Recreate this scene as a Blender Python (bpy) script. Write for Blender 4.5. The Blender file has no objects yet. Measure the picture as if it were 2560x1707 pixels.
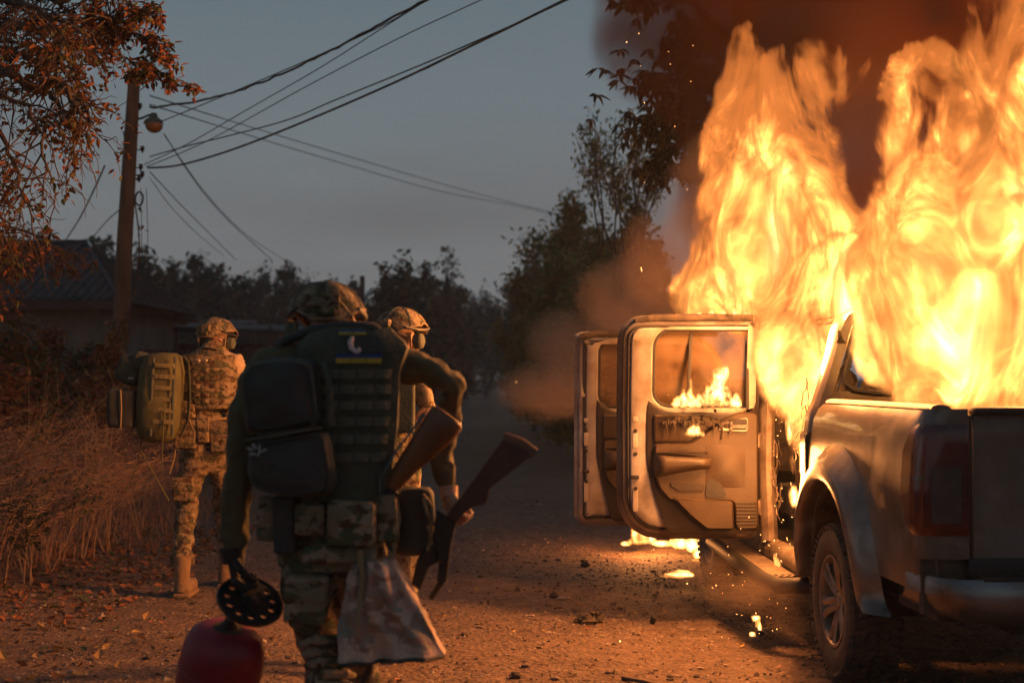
import bpy, bmesh, math, random
from math import sin, cos, pi, radians, sqrt, atan2, exp
from mathutils import Vector, Matrix, Euler, noise
from mathutils.geometry import tessellate_polygon

S = bpy.context.scene
random.seed(7)
# ------------------------------------------------------------------ camera
F = 3555.0                     # focal length in photograph pixels (2560 wide): a 50 mm lens
EYE = 1.48
PITCH = math.atan(91.5 / F)
cd = bpy.data.cameras.new('camera')
cam = bpy.data.objects.new('camera', cd)
S.collection.objects.link(cam)
cam.location = (0, 0, EYE)
cam.rotation_euler = (pi / 2 + PITCH, 0, 0)
cd.lens = 50.0
cd.sensor_width = 36.0
cd.clip_start = 0.1
cd.clip_end = 2000
cd.dof.use_dof = True
cd.dof.focus_distance = 8.6
cd.dof.aperture_fstop = 2.2
S.camera = cam
# ------------------------------------------------------------------ dusk sky
SUN_EL, SUN_AZ = radians(2.0), radians(100)
W = bpy.data.worlds.new('World')
S.world = W
W.use_nodes = True
wn, wl = W.node_tree.nodes, W.node_tree.links
wn.clear()
w_out = wn.new('ShaderNodeOutputWorld')
w_bg = wn.new('ShaderNodeBackground')
w_bg.inputs['Strength'].default_value = 1.75
w_tc = wn.new('ShaderNodeTexCoord')
w_sep = wn.new('ShaderNodeSeparateXYZ')
wl.new(w_tc.outputs['Generated'], w_sep.inputs[0])
w_rmp = wn.new('ShaderNodeValToRGB')
cr = w_rmp.color_ramp
cr.elements[0].position = 0.0
cr.elements[0].color = (0.105, 0.106, 0.114, 1)
cr.elements[1].position = 1.0
cr.elements[1].color = (0.028, 0.050, 0.072, 1)
for p_, c_ in ((0.06, (0.105, 0.109, 0.114)), (0.12, (0.098, 0.108, 0.115)), (0.2, (0.082, 0.103, 0.116)), (0.3, (0.062, 0.088, 0.104)), (0.5, (0.045, 0.068, 0.088))):
    e = cr.elements.new(p_)
    e.color = (*c_, 1)
wl.new(w_sep.outputs['Z'], w_rmp.inputs[0])
# thin brownish cloud bands low over the horizon
w_map = wn.new('ShaderNodeMapping')
w_map.inputs['Scale'].default_value = (2.2, 2.2, 13.0)
wl.new(w_tc.outputs['Generated'], w_map.inputs[0])
w_no = wn.new('ShaderNodeTexNoise')
w_no.inputs['Scale'].default_value = 1.1
w_no.inputs['Detail'].default_value = 3
w_no.inputs['Roughness'].default_value = 0.45
wl.new(w_map.outputs[0], w_no.inputs['Vector'])
w_nr = wn.new('ShaderNodeMapRange')
w_nr.inputs['From Min'].default_value = 0.42
w_nr.inputs['From Max'].default_value = 0.72
wl.new(w_no.outputs['Fac'], w_nr.inputs['Value'])
w_hz = wn.new('ShaderNodeMapRange')          # clouds only in the low sky
w_hz.inputs['From Min'].default_value = 0.24
w_hz.inputs['From Max'].default_value = 0.08
wl.new(w_sep.outputs['Z'], w_hz.inputs['Value'])
w_mu = wn.new('ShaderNodeMath')
w_mu.operation = 'MULTIPLY'
wl.new(w_nr.outputs[0], w_mu.inputs[0])
wl.new(w_hz.outputs[0], w_mu.inputs[1])
w_mu2 = wn.new('ShaderNodeMath')
w_mu2.operation = 'MULTIPLY'
w_mu2.inputs[1].default_value = 0.75
wl.new(w_mu.outputs[0], w_mu2.inputs[0])
w_mix = wn.new('ShaderNodeMix')
w_mix.data_type = 'RGBA'
w_mix.inputs['B'].default_value = (0.066, 0.063, 0.066, 1)
wl.new(w_mu2.outputs[0], w_mix.inputs['Factor'])
wl.new(w_rmp.outputs[0], w_mix.inputs['A'])
w_sky = wn.new('ShaderNodeTexSky')
w_sky.sky_type = 'NISHITA'
w_sky.sun_disc = False
w_sky.sun_elevation = SUN_EL
w_sky.sun_rotation = SUN_AZ
w_add = wn.new('ShaderNodeMix')
w_add.data_type = 'RGBA'
w_add.blend_type = 'ADD'
w_add.inputs['Factor'].default_value = 0.004
wl.new(w_mix.outputs['Result'], w_add.inputs['A'])
wl.new(w_sky.outputs[0], w_add.inputs['B'])
wl.new(w_add.outputs['Result'], w_bg.inputs['Color'])
wl.new(w_bg.outputs[0], w_out.inputs['Surface'])
# the last of the daylight: a very weak wide sun
sd = bpy.data.lights.new('sun', 'SUN')
sd.energy = 0.02
sd.angle = radians(20)
sd.color = (1.0, 0.86, 0.74)
sun = bpy.data.objects.new('sun', sd)
S.collection.objects.link(sun)
sun.rotation_euler = (radians(88) - SUN_EL, 0, -SUN_AZ)
S.view_settings.view_transform = 'Standard'
S.view_settings.look = 'None'
S.view_settings.exposure = 0.0
S.view_settings.gamma = 1.0
S.view_settings.use_curve_mapping = False
S.render.engine = 'CYCLES'
cy = S.cycles
cy.use_denoising = True
cy.use_adaptive_sampling = True
cy.adaptive_threshold = 0.02
cy.max_bounces = 5
cy.diffuse_bounces = 2
cy.glossy_bounces = 2
cy.transmission_bounces = 3
cy.transparent_max_bounces = 12
cy.volume_bounces = 1
cy.volume_max_steps = 256
cy.sample_clamp_indirect = 3.0
cy.caustics_reflective = False
cy.caustics_refractive = False

# ------------------------------------------------------------------ helpers
def P(px, py, d):
    """World point that the photograph shows at (px, py), d metres in front of the camera."""
    x = (px - 1280) / F * d
    v = (853.5 - py) / F * d
    return Vector((x, d * cos(PITCH) - v * sin(PITCH), EYE + d * sin(PITCH) + v * cos(PITCH)))

def link(o):
    S.collection.objects.link(o)
    return o

def empty(name, loc=(0, 0, 0), rot=(0, 0, 0), parent=None):
    o = bpy.data.objects.new(name, None)
    o.empty_display_size = 0.1
    o.location = loc
    o.rotation_euler = rot
    if parent:
        o.parent = parent
    return link(o)

def tag(o, label=None, cat=None, group=None, kind=None):
    if label: o['label'] = label
    if cat: o['category'] = cat
    if group: o['group'] = group
    if kind: o['kind'] = kind
    return o

class MB:
    """Collects shapes into one mesh."""
    def __init__(s):
        s.v, s.f, s.m = [], [], []
        s.mi = 0
    def add(s, vs, fs):
        b = len(s.v)
        s.v += [tuple(p) for p in vs]
        s.f += [tuple(i + b for i in f) for f in fs]
        s.m += [s.mi] * len(fs)
        return s
    def box(s, c, size, rot=None, M=None):
        x, y, z = size[0] / 2, size[1] / 2, size[2] / 2
        vs = [Vector(p) for p in ((-x,-y,-z),(x,-y,-z),(x,y,-z),(-x,y,-z),(-x,-y,z),(x,-y,z),(x,y,z),(-x,y,z))]
        if rot: 
            R = Euler(rot).to_matrix(); vs = [R @ p for p in vs]
        vs = [p + Vector(c) for p in vs]
        if M: vs = [M @ p for p in vs]
        return s.add(vs, [(0,3,2,1),(4,5,6,7),(0,1,5,4),(1,2,6,5),(2,3,7,6),(3,0,4,7)])
    def rbox(s, c, size, r=0.03, rot=None, seg=2, M=None, jit=0.0):
        """box with rounded edges"""
        bm = bmesh.new()
        bmesh.ops.create_cube(bm, size=1.0)
        for v in bm.verts:
            v.co = Vector((v.co.x * size[0], v.co.y * size[1], v.co.z * size[2]))
        bmesh.ops.bevel(bm, geom=bm.edges[:] + bm.verts[:], offset=min(r, min(size) * 0.49), segments=seg, affect='EDGES', profile=0.6)
        R = Euler(rot).to_matrix() if rot else Matrix.Identity(3)
        vs = [R @ v.co + Vector(c) for v in bm.verts]
        if jit:
            vs = [p + noise.noise_vector(p * 6.0) * jit for p in vs]
        if M: vs = [M @ p for p in vs]
        bm.verts.index_update()
        fs = [tuple(v.index for v in f.verts) for f in bm.faces]
        bm.free()
        return s.add(vs, fs)
    def tube(s, pts, r, seg=8, cap=True, ell=1.0):
        pts = [Vector(p) for p in pts]
        n = len(pts)
        rs = r if isinstance(r, (list, tuple)) else [r] * n
        vs, fs = [], []
        up = None
        for i, p in enumerate(pts):
            t = (pts[min(i + 1, n - 1)] - pts[max(i - 1, 0)])
            if t.length < 1e-9: t = Vector((0, 0, 1))
            t.normalize()
            if up is None:
                up = Vector((0, 0, 1)) if abs(t.z) < 0.9 else Vector((0, 1, 0))
            a = t.cross(up)
            if a.length < 1e-6: a = t.orthogonal()
            a.normalize()
            b = a.cross(t).normalized()
            up = b
            for k in range(seg):
                an = 2 * pi * k / seg
                vs.append(p + (a * cos(an) + b * sin(an) * ell) * rs[i])
        for i in range(n - 1):
            for k in range(seg):
                k2 = (k + 1) % seg
                fs.append((i * seg + k, i * seg + k2, (i + 1) * seg + k2, (i + 1) * seg + k))
        if cap:
            fs.append(tuple(range(seg - 1, -1, -1)))
            fs.append(tuple((n - 1) * seg + k for k in range(seg)))
        return s.add(vs, fs)
    def ball(s, c, r, seg=12, rings=8, rot=None, M=None):
        r = (r, r, r) if isinstance(r, (int, float)) else r
        R = Euler(rot).to_matrix() if rot else Matrix.Identity(3)
        vs = [Vector((0, 0, 1))]
        for i in range(1, rings):
            t = pi * i / rings
            for k in range(seg):
                a = 2 * pi * k / seg
                vs.append(Vector((sin(t) * cos(a), sin(t) * sin(a), cos(t))))
        vs.append(Vector((0, 0, -1)))
        fs = [(0, 1 + k, 1 + (k + 1) % seg) for k in range(seg)]
        for i in range(rings - 2):
            for k in range(seg):
                a, b = 1 + i * seg + k, 1 + i * seg + (k + 1) % seg
                fs.append((a, a + seg, b + seg, b))
        l = len(vs) - 1
        fs += [(l, l - seg + (k + 1) % seg, l - seg + k) for k in range(seg)]
        vs = [R @ Vector((p.x * r[0], p.y * r[1], p.z * r[2])) + Vector(c) for p in vs]
        if M: vs = [M @ p for p in vs]
        return s.add(vs, fs)
    def lathe(s, prof, c=(0, 0, 0), axis='x', seg=32, M=None, close=False):
        """prof: (radius, along-axis) pairs"""
        vs, fs = [], []
        n = len(prof)
        for k in range(seg):
            a = 2 * pi * k / seg
            for (r, h) in prof:
                if axis == 'x': q = Vector((h, r * cos(a), r * sin(a)))
                elif axis == 'y': q = Vector((r * sin(a), h, r * cos(a)))
                else: q = Vector((r * cos(a), r * sin(a), h))
                vs.append(q + Vector(c))
        for k in range(seg):
            k2 = (k + 1) % seg
            for i in range(n - 1 + (1 if close else 0)):
                i2 = (i + 1) % n
                fs.append((k * n + i, k2 * n + i, k2 * n + i2, k * n + i2))
        if M: vs = [M @ p for p in vs]
        return s.add(vs, fs)
    def grid(s, fn, nu, nv, cu=False, cv=False):
        vs = [fn(i / (nu if cu else nu - 1), j / (nv if cv else nv - 1)) for i in range(nu) for j in range(nv)]
        fs = []
        for i in range(nu if cu else nu - 1):
            for j in range(nv if cv else nv - 1):
                i2, j2 = (i + 1) % nu, (j + 1) % nv
                fs.append((i * nv + j, i2 * nv + j, i2 * nv + j2, i * nv + j2))
        return s.add(vs, fs)
    def loft(s, rings, closed=True, cap0=False, cap1=False):
        n = len(rings[0])
        vs = [p for r in rings for p in r]
        fs = []
        for i in range(len(rings) - 1):
            for k in range(n if closed else n - 1):
                k2 = (k + 1) % n
                fs.append((i * n + k, i * n + k2, (i + 1) * n + k2, (i + 1) * n + k))
        b = len(s.v)
        s.add(vs, fs)
        for flag, o, flip in ((cap0, 0, True), (cap1, (len(rings) - 1) * n, False)):
            if flag:
                ring = rings[0] if o == 0 else rings[-1]
                tris = tessellate_polygon([[Vector(p) for p in ring]])
                for t in tris:
                    s.f.append(tuple(b + o + i for i in t)); s.m.append(s.mi)
        return s
    def prism(s, poly, M, t, bevel=0.0):
        """poly: 2D outline, extruded by t along local z of M"""
        a = [M @ Vector((x, y, 0)) for x, y in poly]
        b = [M @ Vector((x, y, t)) for x, y in poly]
        if bevel:
            cx = sum(p[0] for p in poly) / len(poly); cy_ = sum(p[1] for p in poly) / len(poly)
            def ins(p, k=bevel):
                d = Vector((p[0] - cx, p[1] - cy_)); L = d.length
                d = d * (max(L - k, 0) / L) if L > 0 else d
                return (cx + d.x, cy_ + d.y)
            b1 = [M @ Vector((x, y, t - bevel)) for x, y in poly]
            b2 = [M @ Vector((*ins(p), t)) for p in poly]
            return s.loft([a, b1, b2], cap0=True, cap1=True)
        return s.loft([a, b], cap0=True, cap1=True)
    def split(s, name, mats=None, parent=None, **kw):
        """every loose piece becomes an object of its own"""
        root = list(range(len(s.v)))
        def find(i):
            while root[i] != i:
                root[i] = root[root[i]]; i = root[i]
            return i
        for f in s.f:
            a = find(f[0])
            for j in f[1:]: root[find(j)] = a
        by = {}
        for f, m_ in zip(s.f, s.m): by.setdefault(find(f[0]), []).append((f, m_))
        out = []
        for fl_ in by.values():
            ids = sorted({i for f, _ in fl_ for i in f}); mp = {i: k for k, i in enumerate(ids)}
            q = MB(); q.add([s.v[i] for i in ids], [tuple(mp[i] for i in f) for f, _ in fl_]); q.m = [m_ for _, m_ in fl_]
            out.append(q.build(name, mats, parent, **kw))
        return out
    def build(s, name, mats=None, parent=None, smooth=True, fold=0.0, fs=8.0, sub=0, angle=None):
        me = bpy.data.meshes.new(name)
        me.from_pydata(s.v, [], s.f)
        if mats is not None:
            for m in (mats if isinstance(mats, (list, tuple)) else [mats]):
                me.materials.append(m)
        if s.mi or any(s.m):
            me.polygons.foreach_set('material_index', s.m)
        bm = bmesh.new(); bm.from_mesh(me)
        bmesh.ops.recalc_face_normals(bm, faces=bm.faces[:])
        bm.to_mesh(me); bm.free()
        if fold:
            for v in me.vertices:
                n = v.normal
                v.co = v.co + n * noise.fractal(v.co * fs, 0.8, 2.0, 3) * fold
        if smooth:
            me.polygons.foreach_set('use_smooth', [True] * len(me.polygons))
            me.set_sharp_from_angle(angle=radians(angle if angle else 38))
        me.update()
        o = bpy.data.objects.new(name, me)
        if parent: o.parent = parent
        link(o)
        if sub:
            md = o.modifiers.new('sub', 'SUBSURF'); md.levels = sub; md.render_levels = sub
        return o

def skin(joints, edges, root=0, levels=2):
    """joints: [(x,y,z), r or (rx,ry)]; returns evaluated mesh data grown with the Skin modifier"""
    me = bpy.data.meshes.new('skin')
    me.from_pydata([j[0] for j in joints], edges, [])
    o = bpy.data.objects.new('skin', me); link(o)
    sm = o.modifiers.new('s', 'SKIN'); sm.use_smooth_shade = True
    if not me.skin_vertices:
        bpy.context.view_layer.objects.active = o
    lay = me.skin_vertices[0].data if me.skin_vertices else None
    if lay is None:
        me.attributes.new('x', 'FLOAT', 'POINT')
    for i, j in enumerate(joints):
        r = j[1]
        lay[i].radius = (r, r) if isinstance(r, (int, float)) else r
        lay[i].use_root = (i == root)
    sb = o.modifiers.new('b', 'SUBSURF'); sb.levels = levels; sb.render_levels = levels
    dg = bpy.context.evaluated_depsgraph_get()
    m2 = bpy.data.meshes.new_from_object(o.evaluated_get(dg))
    bpy.data.objects.remove(o)
    vs = [v.co.copy() for v in m2.vertices]
    fs = [tuple(p.vertices) for p in m2.polygons]
    return vs, fs

# ------------------------------------------------------------------ materials
def nt(name):
    m = bpy.data.materials.new(name); m.use_nodes = True
    n, l = m.node_tree.nodes, m.node_tree.links
    n.clear()
    return m, n, l

def mat(name, col, rough=0.8, metal=0.0, col2=None, scale=8.0, detail=4, bump=0.0, bscale=40.0, spec=0.5, col3=None, contrast=0.25, coat=0.0, stretch=(1, 1, 1), sharp=False, transl=0.0):
    m, n, l = nt(name)
    out = n.new('ShaderNodeOutputMaterial'); b = n.new('ShaderNodeBsdfPrincipled')
    l.new(b.outputs[0], out.inputs[0])
    b.inputs['Roughness'].default_value = rough
    b.inputs['Metallic'].default_value = metal
    b.inputs['Specular IOR Level'].default_value = spec
    b.inputs['Coat Weight'].default_value = coat
    b.inputs['Base Color'].default_value = (*col, 1)
    tc = n.new('ShaderNodeTexCoord'); mp = n.new('ShaderNodeMapping')
    mp.inputs['Scale'].default_value = stretch
    l.new(tc.outputs['Object'], mp.inputs[0])
    if col2:
        t = n.new('ShaderNodeTexNoise'); t.inputs['Scale'].default_value = scale; t.inputs['Detail'].default_value = detail
        t.inputs['Roughness'].default_value = 0.6
        l.new(mp.outputs[0], t.inputs['Vector'])
        r = n.new('ShaderNodeValToRGB'); l.new(t.outputs['Fac'], r.inputs[0])
        r.color_ramp.elements[0].position = 0.5 - contrast / 2; r.color_ramp.elements[0].color = (*col, 1)
        r.color_ramp.elements[1].position = 0.5 + contrast / 2; r.color_ramp.elements[1].color = (*col2, 1)
        if sharp: r.color_ramp.interpolation = 'CONSTANT'
        last = r.outputs[0]
        if col3:
            t2 = n.new('ShaderNodeTexNoise'); t2.inputs['Scale'].default_value = scale * 1.7; t2.inputs['Detail'].default_value = detail
            ad = n.new('ShaderNodeVectorMath'); ad.operation = 'ADD'; ad.inputs[1].default_value = (13.1, 7.7, 3.3)
            l.new(mp.outputs[0], ad.inputs[0]); l.new(ad.outputs[0], t2.inputs['Vector'])
            r2 = n.new('ShaderNodeMapRange'); r2.inputs['From Min'].default_value = 0.54; r2.inputs['From Max'].default_value = 0.57 if sharp else 0.68
            l.new(t2.outputs['Fac'], r2.inputs['Value'])
            mx = n.new('ShaderNodeMix'); mx.data_type = 'RGBA'; mx.inputs['B'].default_value = (*col3, 1)
            l.new(r2.outputs[0], mx.inputs['Factor']); l.new(last, mx.inputs['A']); last = mx.outputs['Result']
        l.new(last, b.inputs['Base Color'])
    if bump:
        t = n.new('ShaderNodeTexNoise'); t.inputs['Scale'].default_value = bscale; t.inputs['Detail'].default_value = 5
        l.new(mp.outputs[0], t.inputs['Vector'])
        bu = n.new('ShaderNodeBump'); bu.inputs['Strength'].default_value = bump; bu.inputs['Distance'].default_value = 0.02
        l.new(t.outputs['Fac'], bu.inputs['Height']); l.new(bu.outputs[0], b.inputs['Normal'])
    if transl:
        tr = n.new('ShaderNodeBsdfTranslucent'); mx = n.new('ShaderNodeMixShader'); mx.inputs[0].default_value = transl
        tr.inputs['Color'].default_value = (*col, 1)
        if col2: l.new(last, tr.inputs['Color'])
        l.new(b.outputs[0], mx.inputs[1]); l.new(tr.outputs[0], mx.inputs[2]); l.new(mx.outputs[0], out.inputs[0])
    return m

def camo(name, base, tan, green, brown, scale=6.0):
    """woodland style camouflage: hard-edged noise blotches over cloth"""
    m, n, l = nt(name)
    out = n.new('ShaderNodeOutputMaterial'); b = n.new('ShaderNodeBsdfPrincipled')
    l.new(b.outputs[0], out.inputs[0]); b.inputs['Roughness'].default_value = 0.9; b.inputs['Specular IOR Level'].default_value = 0.2
    tc = n.new('ShaderNodeTexCoord'); last = None
    rgb = n.new('ShaderNodeRGB'); rgb.outputs[0].default_value = (*base, 1); last = rgb.outputs[0]
    for i, (c, th, sc) in enumerate(((tan, 0.52, 1.0), (green, 0.53, 1.3), (brown, 0.57, 2.0))):
        mp = n.new('ShaderNodeMapping'); mp.inputs['Location'].default_value = (5.3 * i, 2.1 * i, 9.7 * i); mp.inputs['Scale'].default_value = (1, 1, 1.7)
        l.new(tc.outputs['Object'], mp.inputs[0])
        t = n.new('ShaderNodeTexNoise'); t.inputs['Scale'].default_value = scale * sc; t.inputs['Detail'].default_value = 2.5; t.inputs['Distortion'].default_value = 0.4
        l.new(mp.outputs[0], t.inputs['Vector'])
        r = n.new('ShaderNodeMapRange'); r.inputs['From Min'].default_value = th; r.inputs['From Max'].default_value = th + 0.03
        l.new(t.outputs['Fac'], r.inputs['Value'])
        mx = n.new('ShaderNodeMix'); mx.data_type = 'RGBA'; mx.inputs['B'].default_value = (*c, 1)
        l.new(r.outputs[0], mx.inputs['Factor']); l.new(last, mx.inputs['A']); last = mx.outputs['Result']
    l.new(last, b.inputs['Base Color'])
    t = n.new('ShaderNodeTexNoise'); t.inputs['Scale'].default_value = 22; t.inputs['Detail'].default_value = 5; t.inputs['Distortion'].default_value = 1.2
    l.new(tc.outputs['Object'], t.inputs['Vector'])
    bu = n.new('ShaderNodeBump'); bu.inputs['Strength'].default_value = 0.55; bu.inputs['Distance'].default_value = 0.03
    l.new(t.outputs['Fac'], bu.inputs['Height']); l.new(bu.outputs[0], b.inputs['Normal'])
    return m
# ------------------------------------------------------------------ ground
def ground_mat():
    m, n, l = nt('dirt_road')
    out = n.new('ShaderNodeOutputMaterial'); b = n.new('ShaderNodeBsdfPrincipled'); l.new(b.outputs[0], out.inputs[0])
    b.inputs['Roughness'].default_value = 0.85; b.inputs['Specular IOR Level'].default_value = 0.35
    tc = n.new('ShaderNodeTexCoord')
    def N(sc, det, off=0, rough=.6):
        mp = n.new('ShaderNodeMapping'); mp.inputs['Location'].default_value = (off, off * .6, 0); l.new(tc.outputs['Object'], mp.inputs[0])
        t = n.new('ShaderNodeTexNoise'); t.inputs['Scale'].default_value = sc; t.inputs['Detail'].default_value = det; t.inputs['Roughness'].default_value = rough
        l.new(mp.outputs[0], t.inputs['Vector']); return t.outputs['Fac']
    def R(s, a, b_, c, d):
        r = n.new('ShaderNodeMapRange'); r.inputs['From Min'].default_value = a; r.inputs['From Max'].default_value = b_; r.inputs['To Min'].default_value = c; r.inputs['To Max'].default_value = d
        l.new(s, r.inputs['Value']); return r.outputs[0]
    def M(f, A, B):
        mx = n.new('ShaderNodeMix'); mx.data_type = 'RGBA'; l.new(f, mx.inputs['Factor'])
        for k, v in (('A', A), ('B', B)):
            if isinstance(v, tuple): mx.inputs[k].default_value = (*v, 1)
            else: l.new(v, mx.inputs[k])
        return mx.outputs['Result']
    c = M(R(N(.55, 6), .35, .65, 0, 1), (.185, .115, .075), (.095, .06, .04))
    c = M(R(N(7, 7, 3), .40, .66, 0, 1), c, (.24, .155, .105))
    c = M(R(N(38, 5, 9), .56, .66, 0, .8), c, (.36, .26, .19))
    c = M(R(N(60, 4, 5), .58, .68, 0, .8), c, (.05, .035, .025))
    l.new(c, b.inputs['Base Color'])
    h = n.new('ShaderNodeMath'); h.operation = 'ADD'
    v = n.new('ShaderNodeTexVoronoi'); v.inputs['Scale'].default_value = 34; v.feature = 'SMOOTH_F1'; l.new(tc.outputs['Object'], v.inputs['Vector'])
    l.new(R(v.outputs['Distance'], 0, .6, .5, 0), h.inputs[0]); l.new(N(16, 8, 1, .75), h.inputs[1])
    bu = n.new('ShaderNodeBump'); bu.inputs['Strength'].default_value = 1.0; bu.inputs['Distance'].default_value = .05
    l.new(h.outputs[0], bu.inputs['Height']); l.new(bu.outputs[0], b.inputs['Normal'])
    return m
def gh(x, y):
    """height of the ground"""
    h = .022 * noise.noise(Vector((x * .9, y * .7, 0))) + .010 * noise.noise(Vector((x * 3.1, y * 3.1, 5)))
    h += .020 * abs(noise.noise(Vector((x * 8, y * 8, 2)))) - .03 * exp(-((x + .9 - .02 * y) / .28) ** 2) - .03 * exp(-((x - .75 - .02 * y) / .28) ** 2)
    edge = -3.5 - .25 * sin(y * .35)
    if x < edge: h += min(.35, (edge - x) * .16)
    k = min(1, max(0, (y - 2) / 2))
    # keep it level where the truck stands
    d = max(0, 1 - abs(x - 2.4) / 2.2) * max(0, 1 - abs(y - 8.6) / 4)
    return h * (1 - .6 * min(1, d * 2)) - .01
M_ground = ground_mat()
g = MB()
xs = [-60, -40, -28, -20, -15, -12] + [-10 + .11 * i for i in range(155)] + [7.5, 8.5, 10, 13, 18, 26, 40, 60]
ys = [-6, -2, 0] + [1 + .09 * i for i in range(150)] + [14.6 + .35 * i for i in range(30)] + [26, 28, 31, 35, 40, 50, 65, 90, 130]
g.grid(lambda u, v: Vector((xs[round(u * (len(xs) - 1))], ys[round(v * (len(ys) - 1))], gh(xs[round(u * (len(xs) - 1))], ys[round(v * (len(ys) - 1))]) if abs(xs[round(u * (len(xs) - 1))]) < 13 and ys[round(v * (len(ys) - 1))] < 45 else -.01)), len(xs), len(ys))
o = g.build('ground', M_ground, angle=180); tag(o, kind='structure')
g = MB(); g.add([(-900, -200, -.06), (900, -200, -.06), (900, 1500, -.06), (-900, 1500, -.06)], [(0, 1, 2, 3)]); o = g.build('far_ground', M_ground, smooth=False); tag(o, kind='structure')
M_wet = mat('wet_mud', (.05, .045, .04), .08, spec=.8, bump=.05, bscale=3)
g = MB()
for k, (px, py, w, h_) in enumerate(((1200, 951, 3.0, 9.0), (1160, 962, 1.6, 5))):
    p = P(px, py, EYE * F / (py - 945)); ring = [Vector((p.x + w * cos(a) * (1 + .2 * sin(3 * a + k)), min(p.y, 128) + h_ * sin(a), .045 + .003 * k)) for a in [2 * pi * i / 24 for i in range(24)]]
    g.loft([[q - Vector((0, 0, .1)) for q in ring], ring], cap1=True)
o = g.build('puddle', M_wet, smooth=False); tag(o, kind='structure')

# gravel: thousands of small stones
def scatter_mesh(name, items, mats, kind='stuff', label=None, smooth=False, cat=None):
    mb = MB()
    for vs, fs, mi in items:
        mb.mi = mi; mb.add(vs, fs)
    o = mb.build(name, mats, smooth=smooth); tag(o, label, cat, None, kind); return o
R1 = random.Random(21)
M_st1 = mat('pale_stone', (.30, .24, .19), .85, col2=(.2, .15, .11), scale=20)
M_st2 = mat('brown_stone', (.16, .11, .08), .85, col2=(.09, .06, .045), scale=20)
M_st3 = mat('dark_clod', (.05, .036, .027), .9)
items = []
OCT = [(1, 0, 0), (0, 1, 0), (-1, 0, 0), (0, -1, 0), (0, 0, 1), (0, 0, -.4)]
OF = [(0, 1, 4), (1, 2, 4), (2, 3, 4), (3, 0, 4), (1, 0, 5), (2, 1, 5), (3, 2, 5), (0, 3, 5)]
for k in range(17000):
    y = 4.2 + 13 * R1.random() ** 1.5; x = (R1.random() * .84 - .42) * y
    if x < -3.9: continue
    s_ = R1.uniform(.004, .011) * (1 + .04 * y) * (2.2 if R1.random() < .02 else 1)
    a = R1.random() * 6.28; z = gh(x, y)
    vs = []
    for q in OCT:
        r = s_ * R1.uniform(.65, 1.25); xx, yy = q[0] * r, q[1] * r
        vs.append((x + xx * cos(a) - yy * sin(a), y + xx * sin(a) + yy * cos(a), z + q[2] * r * .75))
    items.append((vs, OF, R1.choice((0, 1, 1, 2))))
scatter_mesh('gravel', items, [M_st1, M_st2, M_st3], label='small stones and grit strewn over the dirt road')
# clods and larger stones, ash crumbs
items = []
ico = bmesh.new(); bmesh.ops.create_icosphere(ico, subdivisions=1, radius=1); IV = [v.co.copy() for v in ico.verts]; ico.verts.index_update(); IF = [tuple(v.index for v in f.verts) for f in ico.faces]; ico.free()
for k in range(1500):
    y = 4.4 + 10 * R1.random() ** 1.3; x = (R1.random() * .84 - .42) * y
    if x < -3.9: continue
    s_ = R1.uniform(.008, .020) * (1.6 if R1.random() < .08 else 1); z = gh(x, y); so = R1.random() * 50
    vs = [Vector((x, y, z + s_ * .2)) + Vector((q.x * s_ * 1.2, q.y * s_, q.z * s_ * .6)) * (1 + .5 * noise.noise(q * 1.7 + Vector((so, 0, 0)))) for q in IV]
    items.append((vs, IF, R1.choice((1, 1, 2, 0))))
scatter_mesh('clods', items, [M_st1, M_st2, M_st3], label='clods of earth and larger pebbles on the dirt road')
# leaves
M_lf = [mat('yellow_leaf', (.42, .27, .08), .6, col2=(.3, .17, .05), scale=25, transl=.15), mat('brown_leaf', (.22, .10, .045), .7, col2=(.14, .06, .03), scale=25, transl=.1), mat('green_leaf', (.06, .075, .02), .6, transl=.15), mat('rust_leaf', (.30, .11, .035), .65, col2=(.2, .07, .03), scale=25, transl=.15)]
def leaf(c, L, w, az, tilt, roll, curl=.25):
    """a folded, curled leaf blade: 8 triangles"""
    M_ = Matrix.Translation(c) @ Matrix.Rotation(az, 4, 'Z') @ Matrix.Rotation(tilt, 4, 'Y') @ Matrix.Rotation(roll, 4, 'X')
    pts = [(0, 0, 0), (.33, -.5, .16), (.33, .5, .16), (.36, 0, -.02), (.72, -.34, .12), (.72, .34, .12), (.72, 0, -.02), (1, 0, .05)]
    vs = [M_ @ Vector((p[0] * L, p[1] * w, p[2] * w + curl * L * p[0] ** 2)) for p in pts]
    return vs, [(0, 1, 3), (0, 3, 2), (1, 4, 6, 3), (3, 6, 5, 2), (4, 7, 6), (6, 7, 5)]
items = []
for k in range(5200):
    y = R1.uniform(7.5, 17); x = -3.3 - R1.random() ** .8 * 3.2 + R1.gauss(0, .25)
    if k % 4 == 0: y = 4.4 + 10 * R1.random() ** 1.4; x = (R1.random() * .82 - .41) * y
    if k % 4 == 1: y = R1.uniform(8.5, 14); x = -2.5 - R1.random() * 1.3
    L = R1.uniform(.03, .06) * (.7 if x > -2.2 else 1.15)
    vs, fs = leaf(Vector((x, y, gh(x, y) + .006)), L, L * .6, R1.random() * 6.3, R1.gauss(0, .3), R1.gauss(0, .5), R1.uniform(0, .4))
    items.append((vs, fs, R1.choice((1, 3, 3, 1, 2) if x < -2 else (1, 1, 2, 0))))
scatter_mesh('fallen_leaves', items, M_lf, label='brown and rust leaf litter along the left verge of the road')
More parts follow.
